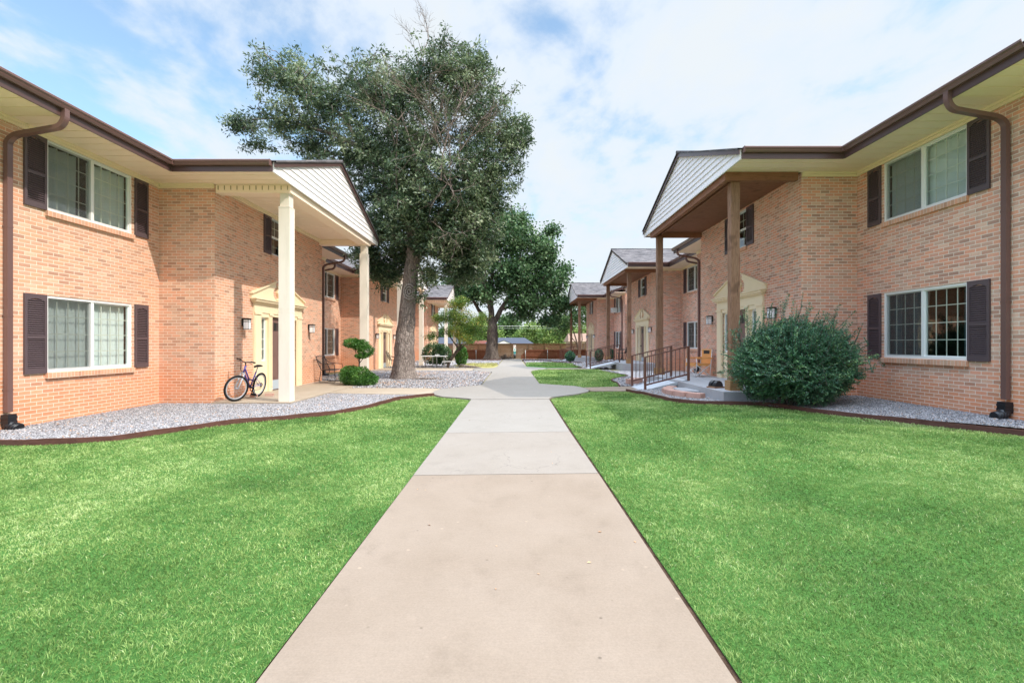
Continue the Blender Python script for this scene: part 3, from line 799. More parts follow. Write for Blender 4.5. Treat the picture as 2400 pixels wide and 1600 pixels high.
def make_window(B, s, X, y0, y1, z0, z1, style, double_hung=False, screen='near'):
    """window in a wall of plane x=X facing the courtyard (side s)"""
    q = lambda d: X + s * d          # d metres into the wall
    f = MB(); w = .045
    f.bx(q(.012), q(.10), y0, y0 + w, z0, z1); f.bx(q(.012), q(.10), y1 - w, y1, z0, z1)
    f.bx(q(.012), q(.10), y0 + w, y1 - w, z0, z0 + w); f.bx(q(.012), q(.10), y0 + w, y1 - w, z1 - w, z1)
    ym = (y0 + y1) / 2; zm = (z0 + z1) / 2
    panes = []
    if double_hung:
        f.bx(q(.03), q(.09), y0 + w, y1 - w, zm - .025, zm + .025)
        panes = [(y0 + w, y1 - w, z0 + w, zm - .025, .075), (y0 + w, y1 - w, zm + .025, z1 - w, .055)]
    else:
        f.bx(q(.02), q(.09), ym - .03, ym + .03, z0 + w, z1 - w)
        panes = [(y0 + w, ym - .03, z0 + w, z1 - w, .055), (ym + .03, y1 - w, z0 + w, z1 - w, .055)]
        for (a, b, c_, d, e) in panes:      # sash rails
            f.bx(q(.035), q(.08), a, a + .022, c_, d); f.bx(q(.035), q(.08), b - .022, b, c_, d)
            f.bx(q(.035), q(.08), a + .022, b - .022, c_, c_ + .022); f.bx(q(.035), q(.08), a + .022, b - .022, d - .022, d)
    win = f.build('window', m_white, B)
    g = MB(); mu = MB()
    for (a, b, c_, d, e) in panes:
        g.face([(q(e), a, c_), (q(e), b, c_), (q(e), b, d), (q(e), a, d)])
        nu, nv = (3, 2) if double_hung else (4, 4)
        for k in range(1, nu):
            y = a + (b - a) * k / nu; mu.bx(q(e + .008), q(e + .016), y - .008, y + .008, c_, d)
        for k in range(1, nv):
            z = c_ + (d - c_) * k / nv; mu.bx(q(e + .0085), q(e + .0155), a, b, z - .008, z + .008)
    g.build('pane', m_glass, win); mu.build('grille', m_muntin, win)
    if not double_hung:
        a, b, c_, d, e = panes[0] if screen == 'near' else panes[1]
        sc = MB(); sc.face([(q(.030), a, c_), (q(.030), b, c_), (q(.030), b, d), (q(.030), a, d)]); sc.build('insect_screen', m_screen, win)
    bl = MB()
    r = random.Random(int(abs(X * 100) + y0 * 10 + z0 * 3))
    if style == 'blinds':
        y = y0 + .05
        while y < y1 - .05:
            t = .030; an = .9 + r.uniform(-.08, .08)
            dy = .042 * sin(an); dx = .042 * cos(an)
            bl.obox((q(.17), y, (z0 + z1) / 2), (-s * dx * .9, dy, 0), (.0008, 0, 0), (0, 0, (z1 - z0) / 2 - .03)); y += .078
        bl.bx(q(.13), q(.21), y0, y1, z1 - .06, z1 - .02)
        bl.build('vertical_blinds', m_blind, win)
    elif style in ('curtain', 'darkcurtain'):
        segs = [(y0 + .02, y0 + (y1 - y0) * .40), (y0 + (y1 - y0) * .52, y1 - .02)] if style == 'curtain' else [(y0 + .05, y0 + .30), (y0 + .62 * (y1 - y0), y0 + .72 * (y1 - y0)), (y1 - .26, y1 - .04)]
        for a, b in segs:
            n = max(8, int((b - a) / .028)); i0 = len(bl.v)
            for k in range(n + 1):
                y = a + (b - a) * k / n; dd = .18 + .035 * sin(k * .95 + r.random() * .5)
                pinch = 1.0
                for z in (z0 + .01, z1 - .05): bl.v.append((q(dd), y + (.02 * sin(k * .4) if z < z1 - .2 else 0), z))
            for k in range(n): bl.f.append((i0 + 2 * k, i0 + 2 * k + 2, i0 + 2 * k + 3, i0 + 2 * k + 1)); bl.sm.append(True)
        bl.build('curtain', m_curtain if style == 'curtain' else m_darkcurtain, win)
    # dark room behind the window
    rm = MB(); dd = 1.6
    rm.face([(q(dd), y0 - .3, z0 - .4), (q(dd), y1 + .3, z0 - .4), (q(dd), y1 + .3, z1 + .05), (q(dd), y0 - .3, z1 + .05)])
    rm.build('room_wall', m_room, win)
    return win

def make_shutter(B, s, X, y0, y1, z0, z1):
    q = lambda d: X - s * d
    m_ = MB(); st = .045; tr_ = .07; zm = z0 + (z1 - z0) * .46
    m_.bx(q(.004), q(.034), y0, y0 + st, z0, z1); m_.bx(q(.004), q(.034), y1 - st, y1, z0, z1)
    m_.bx(q(.004), q(.034), y0 + st, y1 - st, z0, z0 + .10); m_.bx(q(.004), q(.034), y0 + st, y1 - st, zm - .028, zm + .028)
    yc = (y0 + y1) / 2; hw = (y1 - y0) / 2 - st
    poly = [(-hw, .12), (-hw, 0)] + [(-hw + 2 * hw * k / 8, .045 * sin(pi * k / 8)) for k in range(1, 8)] + [(hw, 0), (hw, .12)]
    m_.prism(poly, (q(.004), yc, z1 - .12), (0, 1, 0), (0, 0, 1), (-s * .03, 0, 0))
    m_.bx(q(.003), q(.008), y0 + st, y1 - st, z0 + .1, z1 - .1)
    for a, b in ((z0 + .10, zm - .028), (zm + .028, z1 - .085)):
        n = int((b - a) / .036)
        for k in range(n):
            z = a + (b - a) * (k + .5) / n
            m_.obox((q(.018), yc, z), (-s * .010, 0, -.011), (0, hw, 0), (-s * .003, 0, .0028))
    return m_.build('shutter', m_shutter, B)

def make_downspout(B, s, X, Xe, y, ztop, zbot, boot=True):
    q = lambda d: X - s * d
    m_ = MB()
    ctrl = [(Xe + s * .02, ztop), (Xe + s * .02, ztop - .17), (Xe + s * .10, ztop - .29), (q(.17), ztop - .42), (q(.055), ztop - .52), (q(.055), ztop - .66)]
    P = [Vector((a, y, b)) for a, b in ctrl]; pts2 = [P[0]]
    for k in range(1, len(P) - 1):
        a = P[k].lerp(P[k - 1], min(.45, .085 / (P[k] - P[k - 1]).length)); b = P[k].lerp(P[k + 1], min(.45, .085 / (P[k] - P[k + 1]).length))
        for t in (0, .25, .5, .75, 1): pts2.append(a * (1 - t) ** 2 + P[k] * 2 * t * (1 - t) + b * t * t)
    pts2.append(Vector((q(.055), y, zbot)))
    m_.tube(pts2, .04, flat=(.044, .035))
    for zz in (zbot + .35, zbot + 1.55, zbot + 3.0):
        m_.bx(q(.008), q(.094), y - .047, y + .047, zz, zz + .025)
    d = m_.build('downspout', m_gutter, B)
    if boot:
        b = MB()
        for k in range(5):
            rr = .07 + .006 * (k % 2); b.bx(q(.002), q(.125 + .006 * (k % 2)), y - rr, y + rr, zbot - .04 - .035 * (k + 1), zbot - .04 - .035 * k + .002)
        z = zbot - .20
        b.tube([(q(.07), y, z + .03), (q(.08), y, z - .02), (q(.14), y, z - .06), (q(.24), y, z - .075)], [.075, .085, .085, .078], 12)
        for k in range(4): b.torus((q(.09 + .045 * k), y, z - .035 - .012 * k), .082, .010, (1, 0, -.4), 14, 5)
        b.build('boot', m_boot, d)
    return d

def make_building(s, XA, XB, YC, YB, Y0, Y1, zb, style, label, wstyles, brick, name='apartment_building', ac=False):
    XA *= s; XB *= s; cream = style == 'cream'
    B = empty(name, (XA, (Y0 + Y1) / 2, zb), label, 'building', 'brick apartment buildings along the courtyard')
    W_ = 6.6; XE = XA - s * .93; XG = XB - s * 1.82; zs = zb + 5.13; foot = -0.6
    XK = XA + s * W_; XKE = XK + s * .93; YN = YC - .92; YF = YB + .64; pitch = .37
    def uz(z): return zb + z
    # --- walls
    wins = [(YC - 2.72, YC - .80, uz(.90), uz(2.27)), (YC - 2.72, YC - .80, uz(3.78), uz(5.05))]
    w = MB()
    wall_holes(w, 'x', XA, Y0, YC, uz(foot), zs, wins, s * .12)
    wall_holes(w, 'y', YC, XB, XA, uz(foot), zs, [], .1)
    yd = YC + 3.1
    doorh = (yd - 1.13, yd + 1.13, uz(.03 if cream else .09), uz(2.24)); small = (yd - .48, yd + .48, uz(3.97), uz(5.05))
    wall_holes(w, 'x', XB, YC, YB, uz(foot), zs, [doorh, small], s * .14)
    wall_holes(w, 'y', YB, XB, XA, uz(foot), zs, [], .1)
    wall_holes(w, 'x', XA, YB, Y1, uz(foot), zs, [], .1)
    wall_holes(w, 'y', Y0, XA, XK, uz(foot), zs, [], .1); wall_holes(w, 'y', Y1, XA, XK, uz(foot), zs, [], .1)
    wall_holes(w, 'x', XK, Y0, Y1, uz(foot), zs, [], .1)
    # quoin blocks at the near end of the wall
    for k in range(10):
        z = uz(.05 + k * .508); w.bx(XA + s * .01, XA - s * .016, Y0 - .016, Y0 + .36, z, z + .335)
    wall = w.build('brick_wall', brick, B)
    # upstairs floor / inner block that stops light leaking
    inn = MB(); inn.bx(XA + s * 1.75, XK - s * .05, Y0 + .05, Y1 - .05, uz(.02), zs - .02)
    inn.bx(XA + s * .14, XA + s * 1.74, Y0 + .05, Y1 - .05, uz(2.75), uz(3.05))
    inn.build('inner_wall', m_room, B)
    # --- trim under the soffit
    t = MB()
    def trimx(X, ya, yb): t.bx(X - s * .003, X - s * .045, ya, yb, zs - .10, zs - .001); t.bx(X - s * .046, X - s * .075, ya, yb, zs - .045, zs - .002)
    def trimy(Y, xa, xb, d): t.bx(xa, xb, Y + d * .003, Y + d * .045, zs - .10, zs - .001); t.bx(xa, xb, Y + d * .046, Y + d * .075, zs - .045, zs - .002)
    trimx(XA, Y0, YC - .045); trimy(YC, XA - s * .0, XB, -1)
    if cream: trimx(XB, YC + .1, YB - .1)
    trimy(YB, XA, XB, 1); trimx(XA, YB + .08, Y1)
    t.build('soffit_trim', m_cream, B)
    # --- soffit boards (V grooves)
    so = MB()
    def boards(xa, xb, ya, yb, z, pitch_=.28):
        so = MB(); n = max(1, round(abs(yb - ya) / pitch_)); d = (yb - ya) / n
        for k in range(n):
            y = ya + k * d
            so.face([(xa, y + .011, z), (xb, y + .011, z), (xb, y + d - .011, z), (xa, y + d - .011, z)])
            so.face([(xa, y - .011, z), (xb, y - .011, z), (xb, y - .006, z + .030), (xa, y - .006, z + .030)])
            so.face([(xa, y + .011, z), (xb, y + .011, z), (xb, y + .006, z + .030), (xa, y + .006, z + .030)])
            so.face([(xa, y - .006, z + .030), (xb, y - .006, z + .030), (xb, y + .006, z + .030), (xa, y + .006, z + .030)])
        so.build('soffit', m_soffit, B)
    ov = .25
    boards(XE, XA, Y0 - ov, YC, zs); boards(XG, XE, YN, YC, zs); boards(XE, XA, YB, Y1 + ov, zs); boards(XG, XE, YB, YF, zs)
    boards(XK, XKE, Y0 - ov, Y1 + ov, zs)
    if cream: boards(XG + s * .02, XB, YC, YB, zs)
    if not cream:
        ce = MB(); n = 3
        for k in range(n):
            a = YC + .12 + (YB - YC - .24) * k / n; b = YC + .12 + (YB - YC - .24) * (k + 1) / n
            ce.bx(XG + s * .02, XB - s * .004, a + .004, b - .004, zs - .03, zs - .012)
        ce.bx(XG + s * .02, XB, YC, YB, zs - .01, zs)
        ce.build('porch_ceiling', m_ceilwood, B)
    # --- roof shingles
    r = MB(); ze = zs + .20; half = (W_ + 1.86) / 2; XM = XA + s * (W_ / 2)
    zr = ze + half * pitch; th = .03; xe = XE - s * .05; zel = ze - .05 * pitch
    for (xa, xb) in ((xe, XM), (XKE + s * .05, XM)):
        r.face([(xa, Y0 - ov - .05, zel), (xa, Y1 + ov + .05, zel), (xb, Y1 + ov + .05, zr), (xb, Y0 - ov - .05, zr)])
    ymid = (YN + YF) / 2; zrc = ze + (ymid - YN) * pitch
    gx = XG - s * .10
    for ya in (YN - .05, YF + .05):
        r.face([(gx, ya, zel), (XA + s * 2.6, ya, zel), (XA + s * 2.6, ymid, zrc), (gx, ymid, zrc)])
    # thickness at edges
    for ya, yb_ in ((YN - .05, ymid), (YF + .05, ymid)):
        r.face([(gx, ya, zel), (gx, yb_, zrc), (gx, yb_, zrc - th), (gx, ya, zel - th)])
    for Ye in (Y0 - ov - .05, Y1 + ov + .05):
        for xa in (xe, XKE + s * .05):
            r.face([(xa, Ye, zel), (XM, Ye, zr), (XM, Ye, zr - th), (xa, Ye, zel - th)])
    rf = r.build('roof', m_shingle, B)
    # ridge caps as sub-part
    rc = MB(); rc.tube([(gx - s * .01, ymid, zrc - .004), (XA + s * 2.6, ymid, zrc - .004)], .05, 6); rc.tube([(XM, Y0 - ov - .06, zr - .005), (XM, Y1 + ov + .06, zr - .005)], .05, 6)
    rc.build('ridge_cap', m_shingle, rf)
    # --- end gables (siding) of the main roof
    for Ye, d in ((Y0, -1), (Y1, 1)):
        ge = MB(); ge.prism([(0, 0), (W_, 0), (W_, .35), (W_ / 2, zr - zs - .04), (0, .35)], (XA, Ye + d * .002, zs), (s, 0, 0), (0, 0, 1), (0, d * .03, 0)); ge.build('end_gable', m_siding, B)
    # --- fascia and gutters
    fa = MB()
    def fx(X, ya, yb, d): fa.bx(X, X - d * .022, ya, yb, zs - .035, zs + .185)
    def fy(Y, xa, xb, d): fa.bx(xa, xb, Y, Y + d * .022, zs - .035, zs + .185)
    fx(XE, Y0 - ov, YN - .0225, s); fy(YN, XE - s * .0225, XG - s * .0, -1); fx(XE, YF + .0225, Y1 + ov, s); fy(YF, XE - s * .0225, XG, 1); fx(XKE, Y0 - ov, Y1 + ov, -s)
    # rake boards on end gables and on the front gable
    for Ye, d in ((Y0 - ov, -1), (Y1 + ov, 1)):
        for xa, zz in ((XE, 0), (XKE, 0)):
            fa.prism([(0, 0), (half, half * pitch), (half, half * pitch - .16), (0, -.16)], (xa, Ye, ze - .032), (s if xa == XE else -s, 0, 0), (0, 0, 1), (0, d * .022, 0))
    hg = (YF - YN) / 2
    for ya, d in ((YN, 1), (YF, -1)):
        fa.prism([(-.03, -.011), (hg, hg * pitch), (hg, hg * pitch - .105), (-.03, -.115)], (XG - s * .045, ya, ze - .033), (0, d, 0), (0, 0, 1), (-s * .022, 0, 0))
    fa.build('fascia', m_fascia, B)
    # K-style gutter profile swept: (outward, up)
    prof = [(0, .07), (.0, 0), (.055, 0), (.075, .03), (.082, .05), (.105, .075), (.105, .105), (.098, .112), (.096, .10), (.09, .078), (.06, .012), (.008, .012), (.008, .07)]
    gz0 = zs + .085
    def gutx(X, ya, yb, d): MB().prism(prof, (X - d * .024, ya, gz0), (-d, 0, 0), (0, 0, 1), (0, yb - ya, 0)).build('gutter', m_gutter, B)
    def guty(Y, xa, xb, d): MB().prism(prof, (xa, Y + d * .024, gz0), (0, d, 0), (0, 0, 1), (xb - xa, 0, 0)).build('gutter', m_gutter, B)
    gutx(XE, Y0 - ov, YN - .13, s); guty(YN, XE - s * .0, XG + s * .02, -1); gutx(XE, YF + .13, Y1 + ov, s); guty(YF, XE, XG + s * .02, 1)
    # mitred inner corners
    for yy, d in ((YN, -1), (YF, 1)):
        MB().bx(XE - s * .02, XE - s * .129, yy + d * .024, yy + d * .135, gz0 + .002, gz0 + .104).build('gutter_corner', m_gutter, B)
        MB().bx(XG + s * .012, XG + s * .021, yy + d * .022, yy + d * .128, gz0 - .012, gz0 + .115).build('gutter_end_cap', m_gutter, B)
    # --- front gable siding, lapped boards
    gd = MB(); z = zs + .01; H = hg * pitch + .17; base = zs + .0
    rows = 11; rh = (H + .0) / rows
    for k in range(rows):
        za = base + k * rh; zb_ = min(base + (k + 1) * rh, base + H - .01)
        def half_at(zz):
            over = zz - (ze - .08)
            return hg if over <= 0 else max(.0, hg - over / pitch)
        wa, wb = half_at(za), half_at(zb_)
        if wa <= .02: break
        p = [(XG - s * .026, ymid - wa, za), (XG - s * .026, ymid + wa, za), (XG - s * .006, ymid + wb, zb_), (XG - s * .006, ymid - wb, zb_)]
        gd.face(p); gd.face([(XG - s * .026, ymid - wa, za), (XG - s * .026, ymid + wa, za), (XG - s * .004, ymid + wa, za + .001), (XG - s * .004, ymid - wa, za + .001)])
    # corner caps
    for ya, d in ((YN, 1), (YF, -1)): gd.bx(XG - s * .001, XG - s * .032, ya - d * .002, ya + d * .07, zs - .03, zs + .17)
    gd.bx(XG - s * .0, XG - s * .030, YN, YF, zs - .045, zs - .002)
    gd.build('gable_siding', m_siding, B)
    # --- porch beams and posts
    if cream:
        be = MB(); z0_, z1_ = zs - .19, zs - .004
        xo = XG + s * .05; xi = XG + s * .40
        be.bx(xo, xi, YC + .02, YB - .02, z0_, z1_)
        be.bx(xi + s * .001, XB - s * .01, YC + .021, YC + .28, z0_ + .003, z1_); be.bx(xi + s * .001, XB - s * .01, YB - .28, YB - .021, z0_ + .003, z1_)
        beam = be.build('porch_beam', m_soffit, B)
        de = MB()
        for Yd, d in ((YC + .02, -1), (YB - .02, 1)):
            n = 12
            for k in range(n):
                x = xo + (XB - xo) * (k + .5) / n; de.bx(x - .008, x + .008, Yd + d * .001, Yd + d * .012, zs - .125, zs - .03)
        de.build('trim_strip', m_gap, beam)
        for Yp in (YC + .05, YB - .31):
            c_ = MB(); x0, x1 = XG + s * .09, XG + s * .35
            c_.bx(x0, x1, Yp, Yp + .26, uz(-.02), uz(4.62)); c_.bx(x0 + s * .022, x1 - s * .022, Yp + .022, Yp + .238, uz(4.62), zs - .19)
            for zz in (2.14, 2.22): c_.bx(x0 - s * .003, x1 + s * .003, Yp - .003, Yp + .263, uz(zz), uz(zz + .008))
            c_.bx(x0 - s * .005, x1 + s * .005, Yp - .005, Yp + .265, uz(4.605), uz(4.628))
            c_.build('porch_column', m_column, B)
    else:
        be = MB(); z0_, z1_ = zs - .20, zs - .002
        xo = XG + s * .03; xi = xo + s * .12
        be.bx(xo, xi, YC - .06, YB + .02, z0_, z1_)
        be.bx(xi + s * .001, XB - s * .11, YC - .061, YC + .06, z0_ + .002, z1_); be.bx(xi + s * .001, XB - s * .004, YB - .10, YB + .018, z0_ + .002, z1_)
        be.bx(xi + s * .2, xi + s * .24, YC + .06, YB - .1, zs - .12, zs - .031)
        be.build('porch_beam', m_beamwood, B)
        for Yp in (YC + .04, YB - .20):
            x0 = XG + s * .22; c_ = MB(); n = 22; b = len(c_.v); rr = random.Random(int(Yp * 10))
            # rough sawn post with wavy arrises
            for k in range(n + 1):
                z = uz(.32) + (zs - .20 - uz(.32)) * k / n
                for a, b_ in ((0, 0), (1, 0), (1, 1), (0, 1)):
                    j = rr.uniform(-.005, .005)
                    c_.v.append((x0 + s * (a * .20 + j), Yp + b_ * .20 + rr.uniform(-.005, .005), z))
            for k in range(n):
                for j in range(4): c_.f.append((b + k * 4 + j, b + k * 4 + (j + 1) % 4, b + k * 4 + 4 + (j + 1) % 4, b + k * 4 + 4 + j)); c_.sm.append(False)
            po = c_.build('porch_post', m_postwood, B)
            pl = MB(); pl.bx(x0 - s * .045, x0 + s * .245, Yp - .045, Yp + .245, uz(.10), uz(.33)); pl.build('plinth', m_plinth, po)
    # --- porch slab
    ps = MB()
    if cream: ps.bx(XB - s * .002, XG - s * .02, YC - .12, YB + .05, uz(-.15), uz(.05))
    else: ps.bx(XB - s * .002, XG + s * -.07, YC - .22, YB + .05, uz(-.35), uz(.10))
    ps.build('porch_slab', m_slab if cream else m_slabR, B)
    # --- windows
    for k, (a, b, c_, d) in enumerate(wins):
        make_window(B, s, XA, a, b, c_, d, wstyles[k], False, 'near' if s < 0 else 'far')
        sl_ = MB(); sl_.prism([(0, 0), (-.055, -.012), (-.055, -.105), (0, -.105)], (XA, a - .03, c_), (s, 0, 0), (0, 0, 1), (0, b - a + .06, 0)); sl_.build('window_sill', m_rowlock, B)
        make_shutter(B, s, XA, a - .41, a - .015, c_ - .01, d + .0); make_shutter(B, s, XA, b + .06, b + .44, c_ - .01, d + .0)
    a, b, c_, d = small
    make_window(B, s, XB, a, b, c_, d, 'none', True)
    sl_ = MB(); sl_.prism([(0, 0), (-.055, -.012), (-.055, -.105), (0, -.105)], (XB, a - .03, c_), (s, 0, 0), (0, 0, 1), (0, b - a + .06, 0)); sl_.build('window_sill', m_rowlock, B)
    make_shutter(B, s, XB, a - .42, a - .02, c_ - .01, d + .0); make_shutter(B, s, XB, b + .02, b + .42, c_ - .01, d + .0)
    # --- door surround
    q = lambda d_: XB - s * d_
    zf = .05 if cream else .10
    ds = MB()
    def yb2(a, b, z0, z1, d0, d1): ds.bx(q(d0), q(d1), yd + a, yd + b, uz(z0), uz(z1))
    for sg in (-1, 1):
        yb2(sg * 1.10, sg * 1.45, zf, 2.26, .002, .05); yb2(sg * 1.14, sg * 1.41, zf + .18, 2.16, .051, .062)
        yb2(sg * .48, sg * .66, zf, 2.26, -.10, .045)
        for k in range(3): yb2(sg * (.50 + .05 * k), sg * (.525 + .05 * k), zf + .12, 2.16, .046, .056)
        yb2(sg * .66, sg * 1.10, zf, .92, -.10, -.02); yb2(sg * .72, sg * 1.04, zf + .12, .80, -.019, -.008)
        yb2(sg * .66, sg * 1.10, 2.14, 2.26, -.10, .03)
        yb2(sg * .66, sg * .72, .92, 2.14, -.10, -.03); yb2(sg * 1.04, sg * 1.10, .92, 2.14, -.10, -.03)
        # rounded caps of the little pilasters
        yb2(sg * 1.09, sg * 1.46, 2.20, 2.265, .063, .075); yb2(sg * .47, sg * .67, 2.20, 2.265, .057, .07)
    yb2(-.48, .48, 2.18, 2.26, -.10, .03)
    yb2(-1.45, 1.45, 2.262, 2.50, .002, .05); yb2(-1.50, 1.50, 2.502, 2.545, .002, .10); yb2(-1.55, 1.55, 2.546, 2.60, .002, .15); yb2(-1.60, 1.60, 2.601, 2.63, .002, .18)
    sur = ds.build('door_surround', m_cream, B)
    pe = MB()
    hp = [(1.60, 0), (1.60, .10), (1.50, .15), (.30, .56), (.27, .42), (.37, .36), (.44, .25), (.42, .14), (.34, .06), (.24, .0)]
    for sg in (-1, 1): pe.prism([(sg * a, b) for a, b in hp], (q(.002), yd, uz(2.632)), (0, 1, 0), (0, 0, 1), (-s * .05, 0, 0))
    for sg in (-1, 1): pe.prism([(sg * 1.62, .10), (sg * 1.62, .135), (sg * .28, .595), (sg * .28, .56)], (q(.002), yd, uz(2.632)), (0, 1, 0), (0, 0, 1), (-s * .10, 0, 0))
    ur = [(.10, 0), (.20, .05), (.11, .10), (.13, .16), (.21, .26), (.19, .34), (.10, .40), (.13, .44), (.08, .52), (0, .60)]
    pe.prism(ur + [(-a, b) for a, b in ur[-2::-1]], (q(.001), yd, uz(2.632)), (0, 1, 0), (0, 0, 1), (-s * .06, 0, 0))
    pe.build('pediment', m_cream, sur)
    for sg in (-1, 1):
        a, b = sorted((yd + sg * .72, yd + sg * 1.04)); lw_ = MB()
        lw_.bx(q(-.04), q(-.07), a, a + .045, uz(.92), uz(2.14)); lw_.bx(q(-.04), q(-.07), b - .045, b, uz(.92), uz(2.14))
        lw_.bx(q(-.04), q(-.07), a + .045, b - .045, uz(.92), uz(.97)); lw_.bx(q(-.04), q(-.07), a + .045, b - .045, uz(2.09), uz(2.14))
        for k in range(1, 4): lw_.bx(q(-.048), q(-.062), a + .045, b - .045, uz(.97 + 1.12 * k / 4 - .01), uz(.97 + 1.12 * k / 4 + .01))
        sw = lw_.build('sidelight', m_white, B)
        gg = MB(); gg.face([(q(-.066), a, uz(.92)), (q(-.066), b, uz(.92)), (q(-.066), b, uz(2.14)), (q(-.066), a, uz(2.14))]); gg.build('pane', m_glass, sw)
        gg = MB(); gg.face([(q(-.12), a - .1, uz(.9)), (q(-.12), b + .1, uz(.9)), (q(-.12), b + .1, uz(2.2)), (q(-.12), a - .1, uz(2.2))]); gg.build('lace_curtain', m_curtain, sw)
    dr = MB(); dr.bx(q(-.06), q(-.10), yd - .475, yd + .475, uz(zf), uz(2.18))
    for a, b in ((-.40, -.05), (.05, .40)):
        for c_, d in ((.40, .95), (1.05, 1.62)):
            dr.bx(q(-.052), q(-.0595), yd + a, yd + b, uz(c_), uz(d)); dr.bx(q(-.044), q(-.0515), yd + a + .04, yd + b - .04, uz(c_ + .05), uz(d - .05))
    door = dr.build('door', m_door, B)
    k_ = MB()
    for a, b in ((-.40, -.24), (-.20, -.02), (.02, .20), (.24, .40)): k_.bx(q(-.056), q(-.0595), yd + a, yd + b, uz(1.78), uz(2.02))
    k_.build('door_light', m_black, door)
    k_ = MB(); k_.bx(q(-.054), q(-.0598), yd - .45, yd + .45, uz(zf + .02), uz(.34)); k_.build('kick_plate', m_kick, door)
    k_ = MB(); k_.ball((q(.0), yd + .40, uz(1.02)), .032); k_.tube([(q(-.058), yd + .40, uz(1.02)), (q(.0), yd + .40, uz(1.02))], .012); k_.build('handle', m_black, door)
    # --- downspouts
    gb = 0.0 if cream else 0.0
    make_downspout(B, s, XA, XE - s * .075, YC - 3.42, zs + .10, uz(.30) - (0 if cream else .0))
    make_downspout(B, s, XA, XE - s * .075, Y1 - .30, zs + .10, uz(.30))
    return B

make_building(-1, 8.30, 7.00, 11.30, 17.62, 7.0, 21.2, 0, 'cream', 'nearest left brick apartment building with ivory porch columns and curtained sunlit windows', ('blinds', 'curtain'), m_brick)
make_building(-1, 9.23, 7.71, 25.7, 32.0, 21.55, 35.4, -.1, 'cream', 'second brick apartment building on the left, partly hidden behind the big oak trunk', ('darkcurtain', 'darkcurtain'), m_brick)
make_building(-1, 8.75, 7.40, 41.0, 47.2, 37.0, 50.6, -.1, 'cream', 'farthest brick apartment building on the left, behind the small yellow-green tree', ('darkcurtain', 'blinds'), m_brick)
make_building(1, 7.92, 6.63, 11.16, 17.17, 6.80, 20.9, .22, 'wood', 'nearest right brick apartment building with rough brown porch posts beside the big shrub', ('darkcurtain', 'blinds'), m_brick2)
make_building(1, 8.92, 7.66, 25.75, 31.8, 21.3, 35.4, .24, 'wood', 'middle brick apartment building on the right with wooden posts and grey shingled porch roof', ('darkcurtain', 'darkcurtain'), m_brick2)
make_building(1, 8.41, 7.04, 40.9, 47.1, 36.6, 50.6, .1, 'wood', 'farthest brick apartment building on the right with a white air conditioner in its upper window', ('darkcurtain', 'blinds'), m_brick2)

# ------------------------------------------------------------------ wall lanterns
def make_lantern():
    L = empty('wall_lantern', (0, 0, 0))
    b = MB(); b.bx(-.005, -.03, -.055, .055, -.10, .13); b.bx(-.03, -.22, -.02, .02, .105, .135)
    b.bx(-.05, -.28, -.115, .115, .09, .104); b.bx(-.07, -.26, -.095, .095, .104, .125)
    for y in (-.085, .085):
        for x in (-.08, -.25): b.bx(x - .006, x + .006, y - .006, y + .006, -.19, .09)
    b.bx(-.065, -.265, -.10, .10, -.205, -.19); b.bx(-.075, -.255, -.09, .09, .02, .034)
    b.build('frame', m_black, L, True)
    g = MB(); g.bx(-.082, -.248, -.083, .083, -.189, .088); g.build('lamp_glass', m_frost, L, True)
    return L
lan = make_lantern(); first = True
LD = [
 (-1, 7.00, 12.45, 1.95, 'black wall lantern left of the near left doorway, above the bicycle'),
 (-1, 7.00, 16.45, 1.95, 'black wall lantern right of the near left doorway, above the metal armchair'),
 (-1, 7.71, 26.9, 1.85, 'black wall lantern on the left side of the second left doorway'),
 (-1, 7.71, 30.8, 1.85, 'black wall lantern on the right side of the second left doorway, beside the oak trunk'),
 (-1, 7.40, 42.2, 1.85, 'black wall lantern on the near side of the farthest left doorway'),
 (-1, 7.40, 46.1, 1.85, 'black wall lantern on the far side of the farthest left doorway'),
 (1, 6.63, 16.15, 2.22, 'black wall lantern above the orange camp chair'),
 (1, 6.63, 12.25, 2.22, 'black wall lantern half hidden behind the top of the big shrub'),
 (1, 7.66, 30.9, 2.20, 'black wall lantern left of the middle right doorway, next to the wooden post'),
 (1, 7.66, 26.95, 2.20, 'black wall lantern right of the middle right doorway'),
 (1, 7.04, 46.0, 2.05, 'tiny black wall lantern left of the farthest right doorway'),
 (1, 7.04, 42.1, 2.05, 'tiny black wall lantern right of the farthest right doorway')]
for i, (s, X, y, z, lb) in enumerate(LD):
    o = lan if i == 0 else copy_tree(lan)
    o.location = (s * X, y, z); o.rotation_euler = (0, 0, 0 if s > 0 else pi); o.scale = (.76, .70, .86)
    tag(o, lb, 'wall lantern', 'black wall lanterns beside the doors')

